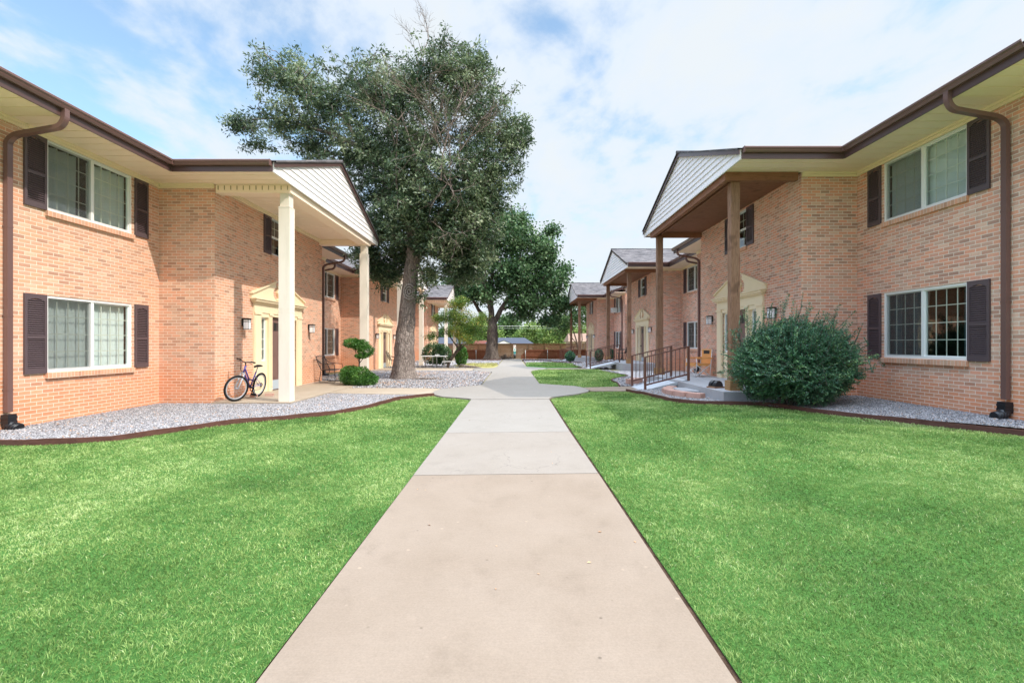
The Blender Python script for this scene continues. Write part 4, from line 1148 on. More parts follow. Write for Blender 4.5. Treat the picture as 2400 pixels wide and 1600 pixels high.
# ------------------------------------------------------------------ trees
def frustum_batch(segs, n=6):
    """segs: list of (p0,p1,r0,r1) -> V,F"""
    V = []; F = []
    for p0, p1, r0, r1 in segs:
        d = (p1 - p0); L = d.length
        if L < 1e-5: continue
        d = d / L; a = d.orthogonal().normalized(); b = d.cross(a); i = len(V)
        for p, r in ((p0, r0), (p1, r1)):
            for j in range(n):
                t = 2 * pi * j / n; V.append(tuple(p + (a * cos(t) + b * sin(t)) * r))
        for j in range(n): F.append((i + j, i + (j + 1) % n, i + n + (j + 1) % n, i + n + j))
    return V, F
def leaf_quads(C, size, rg, asp=.42, droop=0.0, dirs=None):
    n = len(C)
    d = rg.normal(0, 1, (n, 3)); d[:, 2] -= droop
    if dirs is not None: d = d * .6 + dirs
    d /= np.linalg.norm(d, axis=1, keepdims=True)
    e = rg.normal(0, 1, (n, 3)); e -= (e * d).sum(1, keepdims=True) * d; e /= np.linalg.norm(e, axis=1, keepdims=True)
    nn_ = np.cross(d, e)
    s = (size * rg.uniform(.6, 1.35, n))[:, None]
    V = np.stack([C - d * s * .5, C + e * s * asp * .5 + nn_ * s * .08, C + d * s * .5, C - e * s * asp * .5 + nn_ * s * .08], 1).reshape(-1, 3)
    F = np.arange(n)[:, None] * 4 + np.arange(4)[None]
    return V, F
def make_tree(name, label, base, limbs, blobs, nclu, per, leafsize, spread, mat, bark, seed, cat='tree', group=None, trunk_r=None, tip=.012, asp=.42, shell=.35, flat=1.0, radial=False):
    """limbs: list of (polyline, r0, r1); blobs: (x,y,z,rx,ry,rz,weight)"""
    rg = np.random.default_rng(seed); rr = random.Random(seed)
    T = empty(name, base, label, cat, group)
    nodes = []; par = []; rad = []
    segs = []
    first = None
    for li, (pl, r0, r1) in enumerate(limbs):
        pts = [Vector(p) for p in pl]; sub = []
        for i in range(len(pts) - 1):
            m_ = max(2, int((pts[i + 1] - pts[i]).length / (.35 if li else .3)))
            for k in range(m_): sub.append(pts[i].lerp(pts[i + 1], k / m_))
        sub.append(pts[-1]); n = len(sub)
        for i in range(1, n - 1): sub[i] = sub[i] + Vector((rr.uniform(-1, 1), rr.uniform(-1, 1), rr.uniform(-.4, .4))) * (.03 + .2 * r1 * (li > 0))
        rs = [r0 + (r1 - r0) * (i / (n - 1)) ** .8 for i in range(n)]
        if li == 0 and trunk_r: rs = [np.interp(p.z - base[2], [a for a, b in trunk_r], [b for a, b in trunk_r]) for p in sub]
        if li == 0: tb = (sub, rs)
        else:
            mbb = segs
            for i in range(n - 1): mbb.append((sub[i], sub[i + 1], rs[i], rs[i + 1]))
        for i in range(n):
            if li == 0 and i < n * .45: continue
            nodes.append(sub[i])
    # clusters
    w = np.array([b[6] if len(b) > 6 else b[3] * b[4] * b[5] for b in blobs], float); w /= w.sum()
    cnt = rg.multinomial(nclu, w); C = []
    for b, k in zip(blobs, cnt):
        d = rg.normal(0, 1, (k, 3)); d /= np.linalg.norm(d, axis=1, keepdims=True)
        rr_ = rg.uniform(0, 1, k) ** shell * rg.uniform(.80, 1.33 if radial else 1.05, k)
        C.append(np.array(b[:3]) + d * rr_[:, None] * np.array(b[3:6]))
    C = np.concatenate(C)
    NV = np.array([tuple(p) for p in nodes]); d0 = np.array([np.linalg.norm(NV - c, axis=1).min() for c in C]); order = np.argsort(d0)
    Pn = [tuple(p) for p in NV]; twig = []
    P_arr = np.empty((len(NV) + len(C) * 3, 3)); P_arr[:len(NV)] = NV; cntN = len(NV)
    for ci in order:
        c = C[ci]; dd = np.linalg.norm(P_arr[:cntN] - c, axis=1) ; k = int(dd.argmin()); p = P_arr[k].copy(); L = dd[k]
        mid = (p + c) / 2 + rg.normal(0, .10, 3) * L + np.array([0, 0, .05 * L])
        r0 = tip * (1 + .55 * L) ; 
        twig.append((Vector(p), Vector(mid), r0 * 1.5, r0)); twig.append((Vector(mid), Vector(c), r0, r0 * .5))
        P_arr[cntN] = mid; P_arr[cntN + 1] = c; cntN += 2
    # trunk as one swept surface with lobes
    sub, rs = tb; V = []; F = []; n = 20
    for i, (p, r) in enumerate(zip(sub, rs)):
        flare = max(0, 1 - (p.z - base[2]) / .8)
        for j in range(n):
            t = 2 * pi * j / n
            lob = 1 + .05 * sin(3 * t + .5 * p.z) + .035 * sin(7 * t + 1.3 * p.z) + flare * .22 * (max(0, sin(2.5 * t + seed)) ** 2)
            V.append((p.x + cos(t) * r * lob, p.y + sin(t) * r * lob, p.z))
    for i in range(len(sub) - 1):
        for j in range(n): F.append((i * n + j, i * n + (j + 1) % n, (i + 1) * n + (j + 1) % n, (i + 1) * n + j))
    m0 = MB(); m0.v = V; m0.f = F; m0.sm = [True] * len(F)
    tk = m0.build('trunk', bark, T)
    V, F = frustum_batch(segs, 9); V2, F2 = frustum_batch(twig, 4)
    m1 = MB(); m1.v = V + V2; m1.f = F + [tuple(a + len(V) for a in f) for f in F2]; m1.sm = [True] * len(m1.f)
    m1.build('branches', bark, T)
    # leaves
    Cc = np.repeat(C, per, 0); off = rg.normal(0, spread, Cc.shape); off[:, 2] *= .75 * flat; Cc = Cc + off
    on = off / (np.linalg.norm(off, axis=1, keepdims=True) + 1e-6)
    V, F = leaf_quads(Cc, leafsize, rg, asp, .1, on * 1.1 if radial else None)
    ct = rg.uniform(-.25, .25, len(C)) + .35 * (np.sin(C[:, 0] * 2.1 + C[:, 2] * 1.3) * np.cos(C[:, 2] * 2.4 - C[:, 1] * 1.7))
    tone = np.clip(.5 + np.repeat(ct, per) + rg.normal(0, .2, len(Cc)), 0, 1)
    np_mesh('crown', V, F, mat, np.repeat(tone, 4), None, T)
    return T, C, P_arr[:cntN]

def bare_twigs(T, starts, seed, name='dead_branches', mat=m_deadtwig):
    rr = random.Random(seed); segs = []
    def grow(p, d, L, r, depth):
        n = 3; q = p
        for k in range(n):
            d = (d + Vector((rr.uniform(-1, 1), rr.uniform(-1, 1), rr.uniform(-.6, .9))) * .28).normalized()
            q2 = q + d * L / n; segs.append((q, q2, r * (1 - k * .22), r * (1 - (k + 1) * .22))); q = q2
            if depth > 0:
                for _ in range(2 if depth > 1 else 2):
                    dd = (d + Vector((rr.uniform(-1, 1), rr.uniform(-1, 1), rr.uniform(-.7, .8))) * .9).normalized()
                    grow(q, dd, L * rr.uniform(.42, .65), r * .5, depth - 1)
    for p, d, L, r, dep in starts: grow(Vector(p), Vector(d).normalized(), L, r, dep)
    V, F = frustum_batch(segs, 4); m = MB(); m.v = V; m.f = F; m.sm = [True] * len(F)
    return m.build(name, mat, T)

y = 19.3
oak_blobs = [(-10.9, y, 10.1, .75, .6, .28, .6), (-10.3, y, 9.3, .5, .5, .25, .3), (-9.3, y, 10.2, 1.7, 1.5, .6, 2.6), (-8.9, y - .2, 11.9, 1.3, 1.6, .9, 2.6), (-10.1, y - .2, 12.3, .45, .6, .7, .45), (-8.2, y + .3, 9.4, 1.3, 1.6, .7, 1.5), (-7.4, y, 10.9, 1.8, 2.2, 1.3, 5),
 (-5.6, y + .3, 11.5, 1.7, 2.2, 1.2, 5), (-4.2, y + .3, 11.7, 1.2, 2.0, 1.1, 3.5), (-2.7, y, 12.1, 1.3, 2.0, 1.1, 4.2), (-1.6, y - .2, 12.2, .8, 1.2, .9, 2), (-1.2, y, 10.4, 1.35, 2.2, 1.5, 5), (-.1, y, 9.5, .8, 1.4, .9, 2), (.45, y, 9.8, .35, .6, .45, .4), (-4.0, y + .3, 9.7, 2.3, 2.6, 1.7, 8),
 (-.9, y, 8.2, 1.2, 1.8, 1.1, 3.6), (-6.2, y + .4, 9.0, 1.7, 2.2, 1.1, 5), (-5.4, y + .6, 7.6, 1.4, 1.8, 1.0, 4.6), (-2.6, y - .3, 7.4, 2.2, 2.4, 1.6, 9), (-1.5, y - .2, 6.4, 1.2, 1.8, 1.1, 4.6), (-5.4, y + .5, 6.1, 1.2, 1.6, .9, 4.6), (-6.0, y + .4, 5.0, .75, .9, .7, 2), (-2.4, y - .2, 5.3, 1.3, 1.7, .8, 4.6), (-1.6, y - .1, 4.8, .7, 1.1, .5, 1.2),
 (-4.1, y - 1.2, 6.4, 1.1, .6, 1.3, 3.6), (-4.3, y - 1.0, 8.4, 1.3, .8, 1.2, 3.0), (-3.2, y - .9, 5.2, .7, .6, .6, 1.5), (-1.8, y, 5.6, 1.0, 1.4, 1.0, 4.5), (-2.1, y, 4.3, .8, 1.1, .6, 2.4), (-1.3, y, 6.9, .8, 1.2, .8, 2.2), (-3.7, y + .8, 6.2, 1.5, 1.5, 1.0, 6), (-5.3, y + .5, 4.3, .8, .9, .55, 2.6), (-4.6, y + .6, 5.0, .8, .9, .6, 2.2), (-3.3, y - .5, 4.1, .4, .5, .6, .8), (-3.6, y - .6, 3.3, .2, .3, .5, .22)]
oak_limbs = [([(-4.42, 19.2, -.05), (-4.38, 19.2, .9), (-4.30, 19.2, 2.2), (-4.15, 19.2, 3.6), (-4.03, 19.2, 4.8), (-4.0, 19.2, 5.8), (-4.05, 19.2, 7.5), (-3.9, 19.2, 9.6)], .5, .12),
 ([(-4.0, 19.2, 5.5), (-4.9, 19.2, 7.4), (-6.0, 19.1, 9.1), (-7.2, 19.1, 9.7), (-9.4, 19.1, 10.3), (-10.9, 19.1, 10.2)], .17, .02),
 ([(-5.6, 19.2, 8.5), (-6.8, 19.2, 10.4), (-8.3, 19.1, 11.7), (-9.9, 19.1, 12.9)], .11, .015),
 ([(-4.0, 19.2, 6.5), (-4.6, 19.3, 9.0), (-5.4, 19.4, 11), (-6, 19.4, 12.4)], .13, .02),
 ([(-4.0, 19.2, 7.0), (-3.2, 19.2, 9.6), (-2.7, 19.2, 11.4), (-2.4, 19.2, 13.0)], .14, .02),
 ([(-4.0, 19.1, 5.0), (-2.8, 19.0, 6.6), (-1.6, 18.9, 8.3), (-.5, 18.9, 9.8), (.2, 18.9, 10.0)], .15, .02),
 ([(-4.0, 19.1, 4.6), (-2.9, 18.8, 5.6), (-1.9, 18.6, 5.9)], .09, .02),
 ([(-4.05, 19.3, 4.8), (-4.8, 19.6, 5.6), (-5.8, 19.8, 5.6)], .09, .02),
 ([(-3.9, 18.9, 6.2), (-3.7, 18.2, 8.2), (-4.2, 18.0, 10.0)], .09, .02)]
oak, C1, _ = make_tree('oak_tree', 'tall dark oak with a thick grey trunk and dead branches over the left gravel', (-4.42, 19.2, 0), oak_limbs, oak_blobs, 6300, 25, .145, .12, m_leaf_oak, m_bark, 21, group='trees',
    trunk_r=[(0, .56), (.25, .47), (.8, .41), (1.6, .37), (2.6, .315), (4, .29), (5.2, .25), (7, .16), (9.6, .07)], shell=.62, asp=.34, radial=True, tip=.0085)
bare_twigs(oak, [((-3.75, 18.4, 11.0), (.05, -.1, 1), 2.3, .035, 3), ((-2.6, 17.2, 7.2), (.1, -.1, 1), 2.6, .035, 3), ((-2.4, 17.1, 8.2), (-.3, -.2, .8), 2.0, .03, 3), ((-2.3, 17.0, 7.6), (.4, -.2, .6), 1.9, .03, 3),
   ((-2.5, 17.2, 7.4), (.1, -.4, -.6), 1.7, .025, 2), ((-2.7, 17.3, 5.6), (.2, -.2, -.2), 1.3, .02, 2), ((-4.3, 17.9, 6.6), (-.2, -.2, 1), 3.0, .04, 1), ((-4.4, 17.9, 9.3), (-.5, -.2, 1), 1.6, .025, 2), ((-2.1, 17.2, 6.5), (-.3, -.1, 1), 2.3, .03, 3)], 5)
kb = MB()
for k, (ra, rb) in enumerate(((.29, .042), (.19, .034), (.09, .032))):
    b0 = len(kb.v); kb.torus((0, 0, 0), ra, rb, (0, 1, 0), 26, 6)
    for q_ in range(b0, len(kb.v)):
        a, b_, c_ = kb.v[q_]; kb.v[q_] = (-4.10 + a * .74, 19.2 - .345 + b_ - .012 + .30 * abs(a) ** 1.6, 3.42 + c_)
kb.build('knot', m_knot, oak)

s2 = 46.5
t2_limbs = [([(-2.15, s2, -.3), (-2.15, s2, 1.5), (-2.1, s2, 3.0), (-2.1, s2, 3.6)], .6, .5),
 ([(-2.2, s2, 3.1), (-3.4, s2, 4.6), (-4.4, s2, 6.2), (-5, s2, 8)], .26, .05), ([(-2.1, s2, 3.2), (-2.3, s2, 5.6), (-2.0, s2, 9), (-1.2, s2, 12)], .34, .06),
 ([(-2.05, s2, 3.2), (-1.3, s2, 4.6), (-.4, s2, 6), (1.2, s2, 8), (2.4, s2, 10)], .3, .05), ([(-1.3, s2, 4.6), (.6, s2, 5.3), (2.6, s2, 5.9), (4.2, s2, 6.0)], .16, .03),
 ([(-2.3, s2 - .3, 4.5), (-2.8, s2 - 1.5, 7), (-2.4, s2 - 2, 10)], .18, .04)]
t2_blobs = [(-3.9, s2, 9.6, 3.0, 2.8, 2.8, 10), (-5.6, s2, 6.6, 1.6, 1.8, 1.6, 4), (-.2, s2, 11.9, 2.3, 2.6, 2.2, 8), (.6, s2, 13.6, 1.0, 1.2, .8, 1), (2.7, s2, 10.3, 1.6, 2.2, 1.9, 5.5), (3.4, s2, 7.4, 1.8, 2.2, 1.6, 5.5), (.3, s2, 8.0, 2.6, 2.6, 2.2, 9), (-3.2, s2, 6.4, 2.3, 2.2, 1.3, 5), (1.6, s2, 5.4, 2.4, 2, .9, 5), (4.4, s2, 5.2, 1.1, 1.4, .8, 1.8), (3.4, s2, 3.6, 1.4, 1.2, .6, 1.6), (.8, s2, 4.1, 1.3, 1, .4, 1.2), (4.9, s2, 8.6, .5, .8, .5, .5), (3.7, s2, 12.2, .6, .8, .6, .6), (-1.6, s2, 13.6, .7, .8, .6, .7), (-4.8, s2, 7.7, 1.3, 1.6, 1.3, 2.5)]
make_tree('shade_tree', 'broad dark green tree with a forked trunk at the far end of the path', (-2.15, s2, -.25), t2_limbs, t2_blobs, 1500, 34, .24, .36, m_leaf_syc, m_barkd, 31, group='trees',
    trunk_r=[(0, .85), (.3, .68), (.9, .58), (2.2, .52), (3.3, .50), (4, .25)], asp=.75, shell=.42, tip=.03)

ty = 28.9
st_limbs = [([(-4.0, ty, -.1), (-3.85, ty, .4), (-3.45, ty, .95), (-3.15, ty, 1.35)], .10, .07),
 ([(-3.95, ty, .1), (-3.5, ty + .1, .8), (-2.9, ty + .1, 1.4), (-2.3, ty, 2.0)], .07, .02), ([(-3.2, ty, 1.2), (-3.4, ty, 2.2), (-3.2, ty, 3.4)], .06, .015), ([(-3.3, ty, 1.1), (-4.0, ty, 2.0), (-4.6, ty, 2.8)], .05, .015)]
make_tree('ornamental_tree', 'small leaning ornamental tree with yellow-green leaves behind the white picnic table', (-4.0, ty, -.07), st_limbs,
    [(-3.5, ty, 3.0, 1.1, .9, .6, 3), (-2.4, ty, 2.4, .85, .8, .55, 2.6), (-3.3, ty, 3.8, .6, .5, .4, 1.3), (-4.4, ty, 2.9, .55, .5, .3, 1), (-3.2, ty, 2.2, 1.0, .9, .45, 2.4), (-2.8, ty - .3, 1.75, .9, .8, .3, 1.6), (-4.9, ty, 1.8, .4, .3, .2, .35), (-2.0, ty, 2.9, .5, .5, .3, .8)],
    620, 30, .080, .14, m_leaf_yel, m_barkd, 41, group='trees', asp=.5, shell=.6, tip=.010)
# light-barked multi-stem tree behind the far right porch
cx, cy = 7.3, 53.5
make_tree('crape_myrtle', 'slender pale-stemmed tree seen through the farthest right porch', (cx, cy, -.3), [([(cx, cy, -.3), (cx - .3, cy, 1.4), (cx - .9, cy, 3.2)], .12, .06), ([(cx, cy, -.2), (cx + .2, cy, 1.8), (cx + .1, cy, 3.6)], .09, .04), ([(cx, cy, -.2), (cx + .5, cy, 1.2), (cx + 1.2, cy, 2.9)], .09, .04), ([(cx - .3, cy, 1.2), (cx - 1.5, cy, 2.8)], .06, .03)],
    [(cx - 1.2, cy, 4.2, 1.6, 1.5, 1.2), (cx + .6, cy, 4.6, 1.6, 1.5, 1.3), (cx - .3, cy, 5.6, 1.3, 1.3, .8), (cx - 2.2, cy, 3.0, 1.2, 1, 1.0)], 170, 26, .2, .28, m_leaf_fard, m_deadtwig, 43, group='trees', asp=.6)
# trees beyond the fence: each its own
FT = [(-26, 120, 9.5, 6, 0, 'wide green tree far left beyond the fence, behind the left porches'), (-14, 112, 8.5, 5, 1, 'dark tree beyond the fence behind the left porches'), (-8, 120, 10, 4.5, 0, 'pale green tree beyond the fence left of the forked trunk'),
 (-1.5, 128, 11.5, 4.2, 1, 'dark green tree rising behind the grey-roofed house'), (4.5, 118, 9.2, 3.6, 0, 'light green bushy tree beyond the fence just right of the forked trunk'), (10.5, 112, 10.2, 4.2, 2, 'bright yellow-green tree beyond the fence in the middle of the view'),
 (15.5, 105, 7.2, 3.6, 0, 'pale feathery tree beyond the fence near the farthest right porch'), (20, 116, 11, 4.6, 1, 'dark tree beyond the fence behind the farthest right porch'), (28, 118, 10, 5, 0, 'green tree far right beyond the fence, behind the right buildings')]
for i, (x, y_, h, w_, k, lb) in enumerate(FT):
    zb = gz(y_); mt = (m_leaf_far, m_leaf_fard, m_leaf_far)[k]
    make_tree('background_tree', lb, (x, y_, zb), [([(x, y_, zb), (x + .2, y_, zb + h * .45)], .35, .2), ([(x, y_, zb + h * .3), (x - w_ * .4, y_, zb + h * .6)], .15, .05), ([(x, y_, zb + h * .3), (x + w_ * .4, y_, zb + h * .6)], .15, .05)],
        [(x, y_, zb + h * .72, w_ * .8, w_ * .6, h * .26), (x - w_ * .6, y_, zb + h * .52, w_ * .6, w_ * .5, h * .26), (x + w_ * .6, y_, zb + h * .50, w_ * .6, w_ * .5, h * .28), (x, y_ - 1, zb + h * .33, w_ * .95, w_ * .5, h * .26)], 380, 24, .50, .6, mt, m_barkd, 60 + i, group='trees', asp=.7, shell=.4, tip=.04)

# ------------------------------------------------------------------ shrubs
def leafy(name, label, base, ells, n, leaf, mat, seed, shell=.16, cat='shrub', stem=None, group='shrubs', asp=.55, extra=None):
    rg = np.random.default_rng(seed); T = empty(name, base, label, cat, group)
    if stem:
        m = MB()
        for p, r in stem: m.tube(p, r, 6)
        m.build('stem', m_barkd, T)
    C = []; D = []
    w = np.array([e[3] * e[5] + e[3] * e[4] for e in ells]); w /= w.sum()
    for e, k in zip(ells, rg.multinomial(n, w)):
        d = rg.normal(0, 1, (k, 3)); d /= np.linalg.norm(d, axis=1, keepdims=True)
        lump = 1 + .07 * np.sin(d[:, 0] * 7 + seed) * np.cos(d[:, 2] * 6 + d[:, 1] * 5)
        r = (1 - np.abs(rg.normal(0, shell, k))) * lump
        C.append(np.array(e[:3]) + d * r[:, None] * np.array(e[3:6])); D.append(d)
    C = np.concatenate(C); D = np.concatenate(D)
    k = C[:, 2] > base[2] + .01; C, D = C[k], D[k]
    V, F = leaf_quads(C, leaf, rg, asp, 0, D)
    tone = np.clip(.45 + .25 * np.sin(C[:, 0] * 9) * np.cos(C[:, 2] * 8) + rg.normal(0, .22, len(C)), 0, 1)
    np_mesh('foliage', V, F, mat, np.repeat(tone, 4), None, T)
    return T
def elbox(x, y, z, rx, ry, rz): return (x, y, z, rx, ry, rz)
leafy('topiary_shrub', 'two-tiered clipped topiary shrub with lopsided top beside the second ivory column', (-5.19, 16.0, 0),
   [(-5.42, 15.95, .36, .34, .42, .34), (-5.05, 15.85, .34, .40, .42, .33), (-4.85, 16.1, .22, .33, .40, .22), (-5.5, 16.2, .3, .3, .35, .3), (-5.36, 16.0, 1.42, .30, .30, .17), (-5.10, 16.0, 1.36, .30, .30, .19), (-4.90, 16.0, 1.17, .27, .28, .22), (-5.02, 15.9, 1.0, .24, .2, .09)],
   15000, .052, m_leaf_box, 5, .22, stem=[([(-5.15, 16, .2), (-5.12, 16, .8), (-5.1, 16, 1.1)], .022), ([(-5.12, 16, .75), (-5.3, 16, 1.3)], .012), ([(-5.12, 16, .75), (-4.9, 16, 1.05)], .012)])
leafy('round_bush', 'large rounded dark bush behind the white picnic table', (-5.0, 30.6, -.08), [(-5.1, 30.6, .75, .75, .7, .72), (-4.6, 30.7, .7, .65, .6, .66)], 5000, .10, m_leaf_syc, 6, .2)
leafy('round_bush', 'bright green round bush right of the leaning ornamental tree', (-3.35, 30.6, -.08), [(-3.35, 30.6, .62, .42, .4, .66)], 3000, .09, m_leaf_box, 7, .18)
leafy('round_bush', 'small dark ball bush beside the farthest right railing', (4.45, 38.5, -.1), [(4.45, 38.5, .38, .42, .4, .42)], 2500, .09, m_leaf_yew, 8, .2)
leafy('round_bush', 'dark ball bush seen through the middle right railing', (6.6, 37.6, -.1), [(6.6, 37.6, .5, .36, .36, .5)], 2000, .09, m_leaf_yew, 9, .2)
leafy('round_bush', 'dark bush just right of the post behind the middle right railing', (7.5, 37.6, -.1), [(7.5, 37.6, .5, .32, .36, .52)], 2000, .09, m_leaf_yew, 10, .2)

# the big shrub: outward sprays carrying two rows of small leaves
def big_shrub():
    rg = np.random.default_rng(77); base = np.array([5.92, 10.15, .10])
    T = empty('large_shrub', tuple(base), 'big round dark green shrub in front of the near right building corner', 'shrub', 'shrubs')
    c = np.array([5.83, 10.12, .98]); R = np.array([1.23, .92, .94])
    segs = []; LC = []; LD_ = []; LT = []; n = 3600
    for i in range(n):
        d = rg.normal(0, 1, 3); d /= np.linalg.norm(d)
        if d[2] < -.86: d[2] = -d[2] * .5
        long_ = rg.random() < .11 and d[2] > -.15
        r = rg.uniform(.86, 1.05) * (rg.uniform(1.08, 1.32) if long_ else 1)
        # lumpy outline
        r *= 1 + .09 * sin(d[0] * 5 + 1) * cos(d[1] * 4 + d[2] * 5.5) + .05 * d[0] * (d[2] > 0)
        tipp = c + d * R * r
        if tipp[1] > 11.08: tipp[1] = 11.08 - rg.random() * .1
        L = rg.uniform(.35, .6)
        droop = np.array([0, 0, -.10])
        dirv = d * R / np.linalg.norm(d * R) * .8 + np.array([rg.normal(0, .35), rg.normal(0, .35), .15]); dirv /= np.linalg.norm(dirv)
        if long_ and d[2] > .45: tipp[2] += rg.uniform(0, .34); dirv = dirv * .6 + np.array([.25, 0, .7]); dirv /= np.linalg.norm(dirv)
        st = tipp - dirv * L; 
        if tipp[2] < .14: continue
        segs.append((Vector(st), Vector(tipp), .005, .0015))
        side = np.cross(dirv, rg.normal(0, 1, 3)); side /= np.linalg.norm(side)
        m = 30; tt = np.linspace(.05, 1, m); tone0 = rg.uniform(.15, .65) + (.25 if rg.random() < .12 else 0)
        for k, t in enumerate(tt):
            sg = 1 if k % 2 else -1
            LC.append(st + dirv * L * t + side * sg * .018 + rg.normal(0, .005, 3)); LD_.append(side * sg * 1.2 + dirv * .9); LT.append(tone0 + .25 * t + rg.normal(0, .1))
    LC = np.array(LC); LD_ = np.array(LD_); LD_ /= np.linalg.norm(LD_, axis=1, keepdims=True)
    V, F = leaf_quads(LC, .046, rg, .42, 0, LD_ * 2.2)
    np_mesh('foliage', V, F, m_leaf_yew, np.repeat(np.clip(LT, 0, 1), 4), None, T)
    V, F = frustum_batch(segs, 3)
    for k in range(26):
        a = rg.uniform(0, 2 * pi); e = base + np.array([cos(a) * .7, sin(a) * .45, rg.uniform(.5, 1.1)])
        v2, f2 = frustum_batch([(Vector(base + np.array([cos(a) * .15, sin(a) * .12, -.05])), Vector(e), .02, .008)], 5); F += [tuple(q + len(V) for q in f) for f in f2]; V += v2
    m = MB(); m.v = V; m.f = F; m.sm = [True] * len(F); m.build('stems', m_barkd, T)
big_shrub()

# ------------------------------------------------------------------ bicycle
def make_bike():
    B = empty('bicycle', (-6.58, 11.9, .05), 'purple and blue mountain bicycle standing on the near left porch', 'bicycle')
    m_tyre = painted('rubber', (.015, .015, .016), .8, .2, .1); m_silver = painted('silver_metal', (.42, .43, .46), .3, .6, .1)
    m_purple = painted('purple_frame', (.09, .06, .26), .25, .6, .1); m_lav = painted('lavender_frame', (.45, .38, .66), .3, .5, .1)
    R = .31; fw = Vector((0, -.53, R)); rw = Vector((0, .50, R))
    bb = Vector((0, .07, .28)); head_t = Vector((0, -.28, .82)); head_b = Vector((0, -.33, .68)); seat_t = Vector((0, .24, .66)); seatj = Vector((0, .21, .56))
    sa = radians(24); ax = Vector((cos(sa), -sin(sa), 0))      # steered front axle
    f = MB()
    f.tube([head_b, bb], .022, 10); f.tube([head_t + (head_b - head_t) * .35, Vector((0, -.05, .50)), Vector((0, .17, .44))], .019, 10)
    f.tube([bb, seat_t], .017, 10); f.tube([head_b - Vector((0, .01, .03)), head_t + Vector((0, -.0, .02))], .022, 10)
    fr = f.build('frame', m_purple, B, True)
    f = MB()
    for x in (-.05, .05): f.tube([bb + Vector((x * .4, 0, 0)), rw + Vector((x, 0, 0))], .010, 8); f.tube([seatj, rw + Vector((x, 0, 0))], .009, 8)
    f.build('rear_stays', m_lav, fr, True)
    fk = MB()
    steer = head_b + Vector((0, -.01, -.03))
    for sg in (-1, 1):
        o = ax * .055 * sg; fk.tube([steer + o + Vector((0, -.02, .0)), steer + o + (fw - steer) * .5, fw + o], .016, 8)
    fk.tube([steer + ax * -.06 + Vector((0, -.02, .01)), steer + ax * .06 + Vector((0, -.02, .01))], .017, 8)
    fk.build('fork', m_silver, B, True)
    def wheel(c, axis):
        w = MB(); w.torus(c, R - .022, .024, axis, 40, 9); t = w.build('wheel', m_tyre, B, True)
        r = MB(); r.torus(c, R - .058, .014, axis, 40, 6, .011); r.build('rim', m_silver, t, True)
        s_ = MB(); a = Vector(axis).normalized(); e1 = a.orthogonal().normalized(); e2 = a.cross(e1)
        for k in range(28):
            th = 2 * pi * k / 28; sg = 1 if k % 2 else -1
            s_.tube([c + a * .028 * sg + (e1 * cos(th + .5 * sg) + e2 * sin(th + .5 * sg)) * .02, c + (e1 * cos(th) + e2 * sin(th)) * (R - .06)], .0014, 4)
        s_.tube([c - a * .05, c + a * .05], .018, 10); s_.build('spokes', m_silver, t, True)
    wheel(fw, ax); wheel(rw, Vector((1, 0, 0)))
    h = MB(); hs = head_t + Vector((0, -.02, .08)); h.tube([head_t, hs, hs + Vector((0, -.05, .03))], .014, 8)
    hc = hs + Vector((0, -.06, .03)); hb = ax
    h.tube([hc - hb * .30 + Vector((0, .05, .03)), hc - hb * .12 + Vector((0, 0, .02)), hc - hb * .05, hc + hb * .05, hc + hb * .12 + Vector((0, 0, .02)), hc + hb * .30 + Vector((0, .05, .03))], .012, 8)
    h.build('handlebar', m_black, B, True)
    for sg in (-1, 1):
        g = MB(); e = hc + hb * .30 * sg + Vector((0, .05, .03)); g.tube([e - hb * .12 * sg, e + hb * .02 * sg], .018, 8); g.tube([e - hb * .14 * sg, e - hb * .12 * sg + Vector((0, -.05, -.03)), e - hb * .03 * sg + Vector((0, -.06, -.035))], .006, 5); g.build('grip', m_tyre, B, True)
    cb = MB()
    for sg in (-1, 1): cb.tube([hc + hb * .16 * sg, hc + Vector((.02 * sg, -.13, .02)), hc + Vector((0, -.12, -.18)), head_b + Vector((.02 * sg, -.03, 0))], .004, 5)
    cb.build('brake_cable', m_tyre, B, True)
    sd = MB(); sp = seat_t + Vector((0, .04, .11)); sd.tube([seat_t, sp], .013, 8); sd.build('seat_post', m_silver, B, True)
    sd = MB(); i0 = len(sd.v); prof = [(-.15, .022, .0), (-.09, .035, .012), (.0, .06, .012), (.07, .085, .02), (.115, .07, .018)]
    for (yy, w, zz) in prof:
        for k in range(8): t = 2 * pi * k / 8; sd.v.append((cos(t) * w, sp.y + yy, sp.z + .02 + zz + sin(t) * .024))
    for a in range(len(prof) - 1):
        for k in range(8): sd.f.append((i0 + a * 8 + k, i0 + a * 8 + (k + 1) % 8, i0 + a * 8 + 8 + (k + 1) % 8, i0 + a * 8 + 8 + k)); sd.sm.append(True)
    sd.f.append(tuple(i0 + k for k in range(8))); sd.f.append(tuple(i0 + (len(prof) - 1) * 8 + k for k in range(8))); sd.sm += [False, False]
    sd.build('saddle', m_tyre, B, True)
    cr = MB(); cr.torus(bb + Vector((.05, 0, 0)), .085, .010, (1, 0, 0), 24, 5); cr.tube([bb + Vector((-.06, 0, 0)), bb + Vector((.06, 0, 0))], .02, 8)
    cr.tube([bb + Vector((.07, 0, 0)), bb + Vector((.08, -.05, -.16))], .010, 6); cr.tube([bb + Vector((-.07, 0, 0)), bb + Vector((-.08, .05, .16))], .010, 6)
    cr.torus(rw + Vector((.045, 0, 0)), .045, .012, (1, 0, 0), 18, 5)
    cr.tube([bb + Vector((.05, 0, .09)), rw + Vector((.045, 0, .05))], .005, 4); cr.tube([bb + Vector((.05, 0, -.09)), rw + Vector((.045, .0, -.10)), rw + Vector((.045, .03, -.04))], .005, 4)
    cr.build('crankset', m_tyre, B, True)
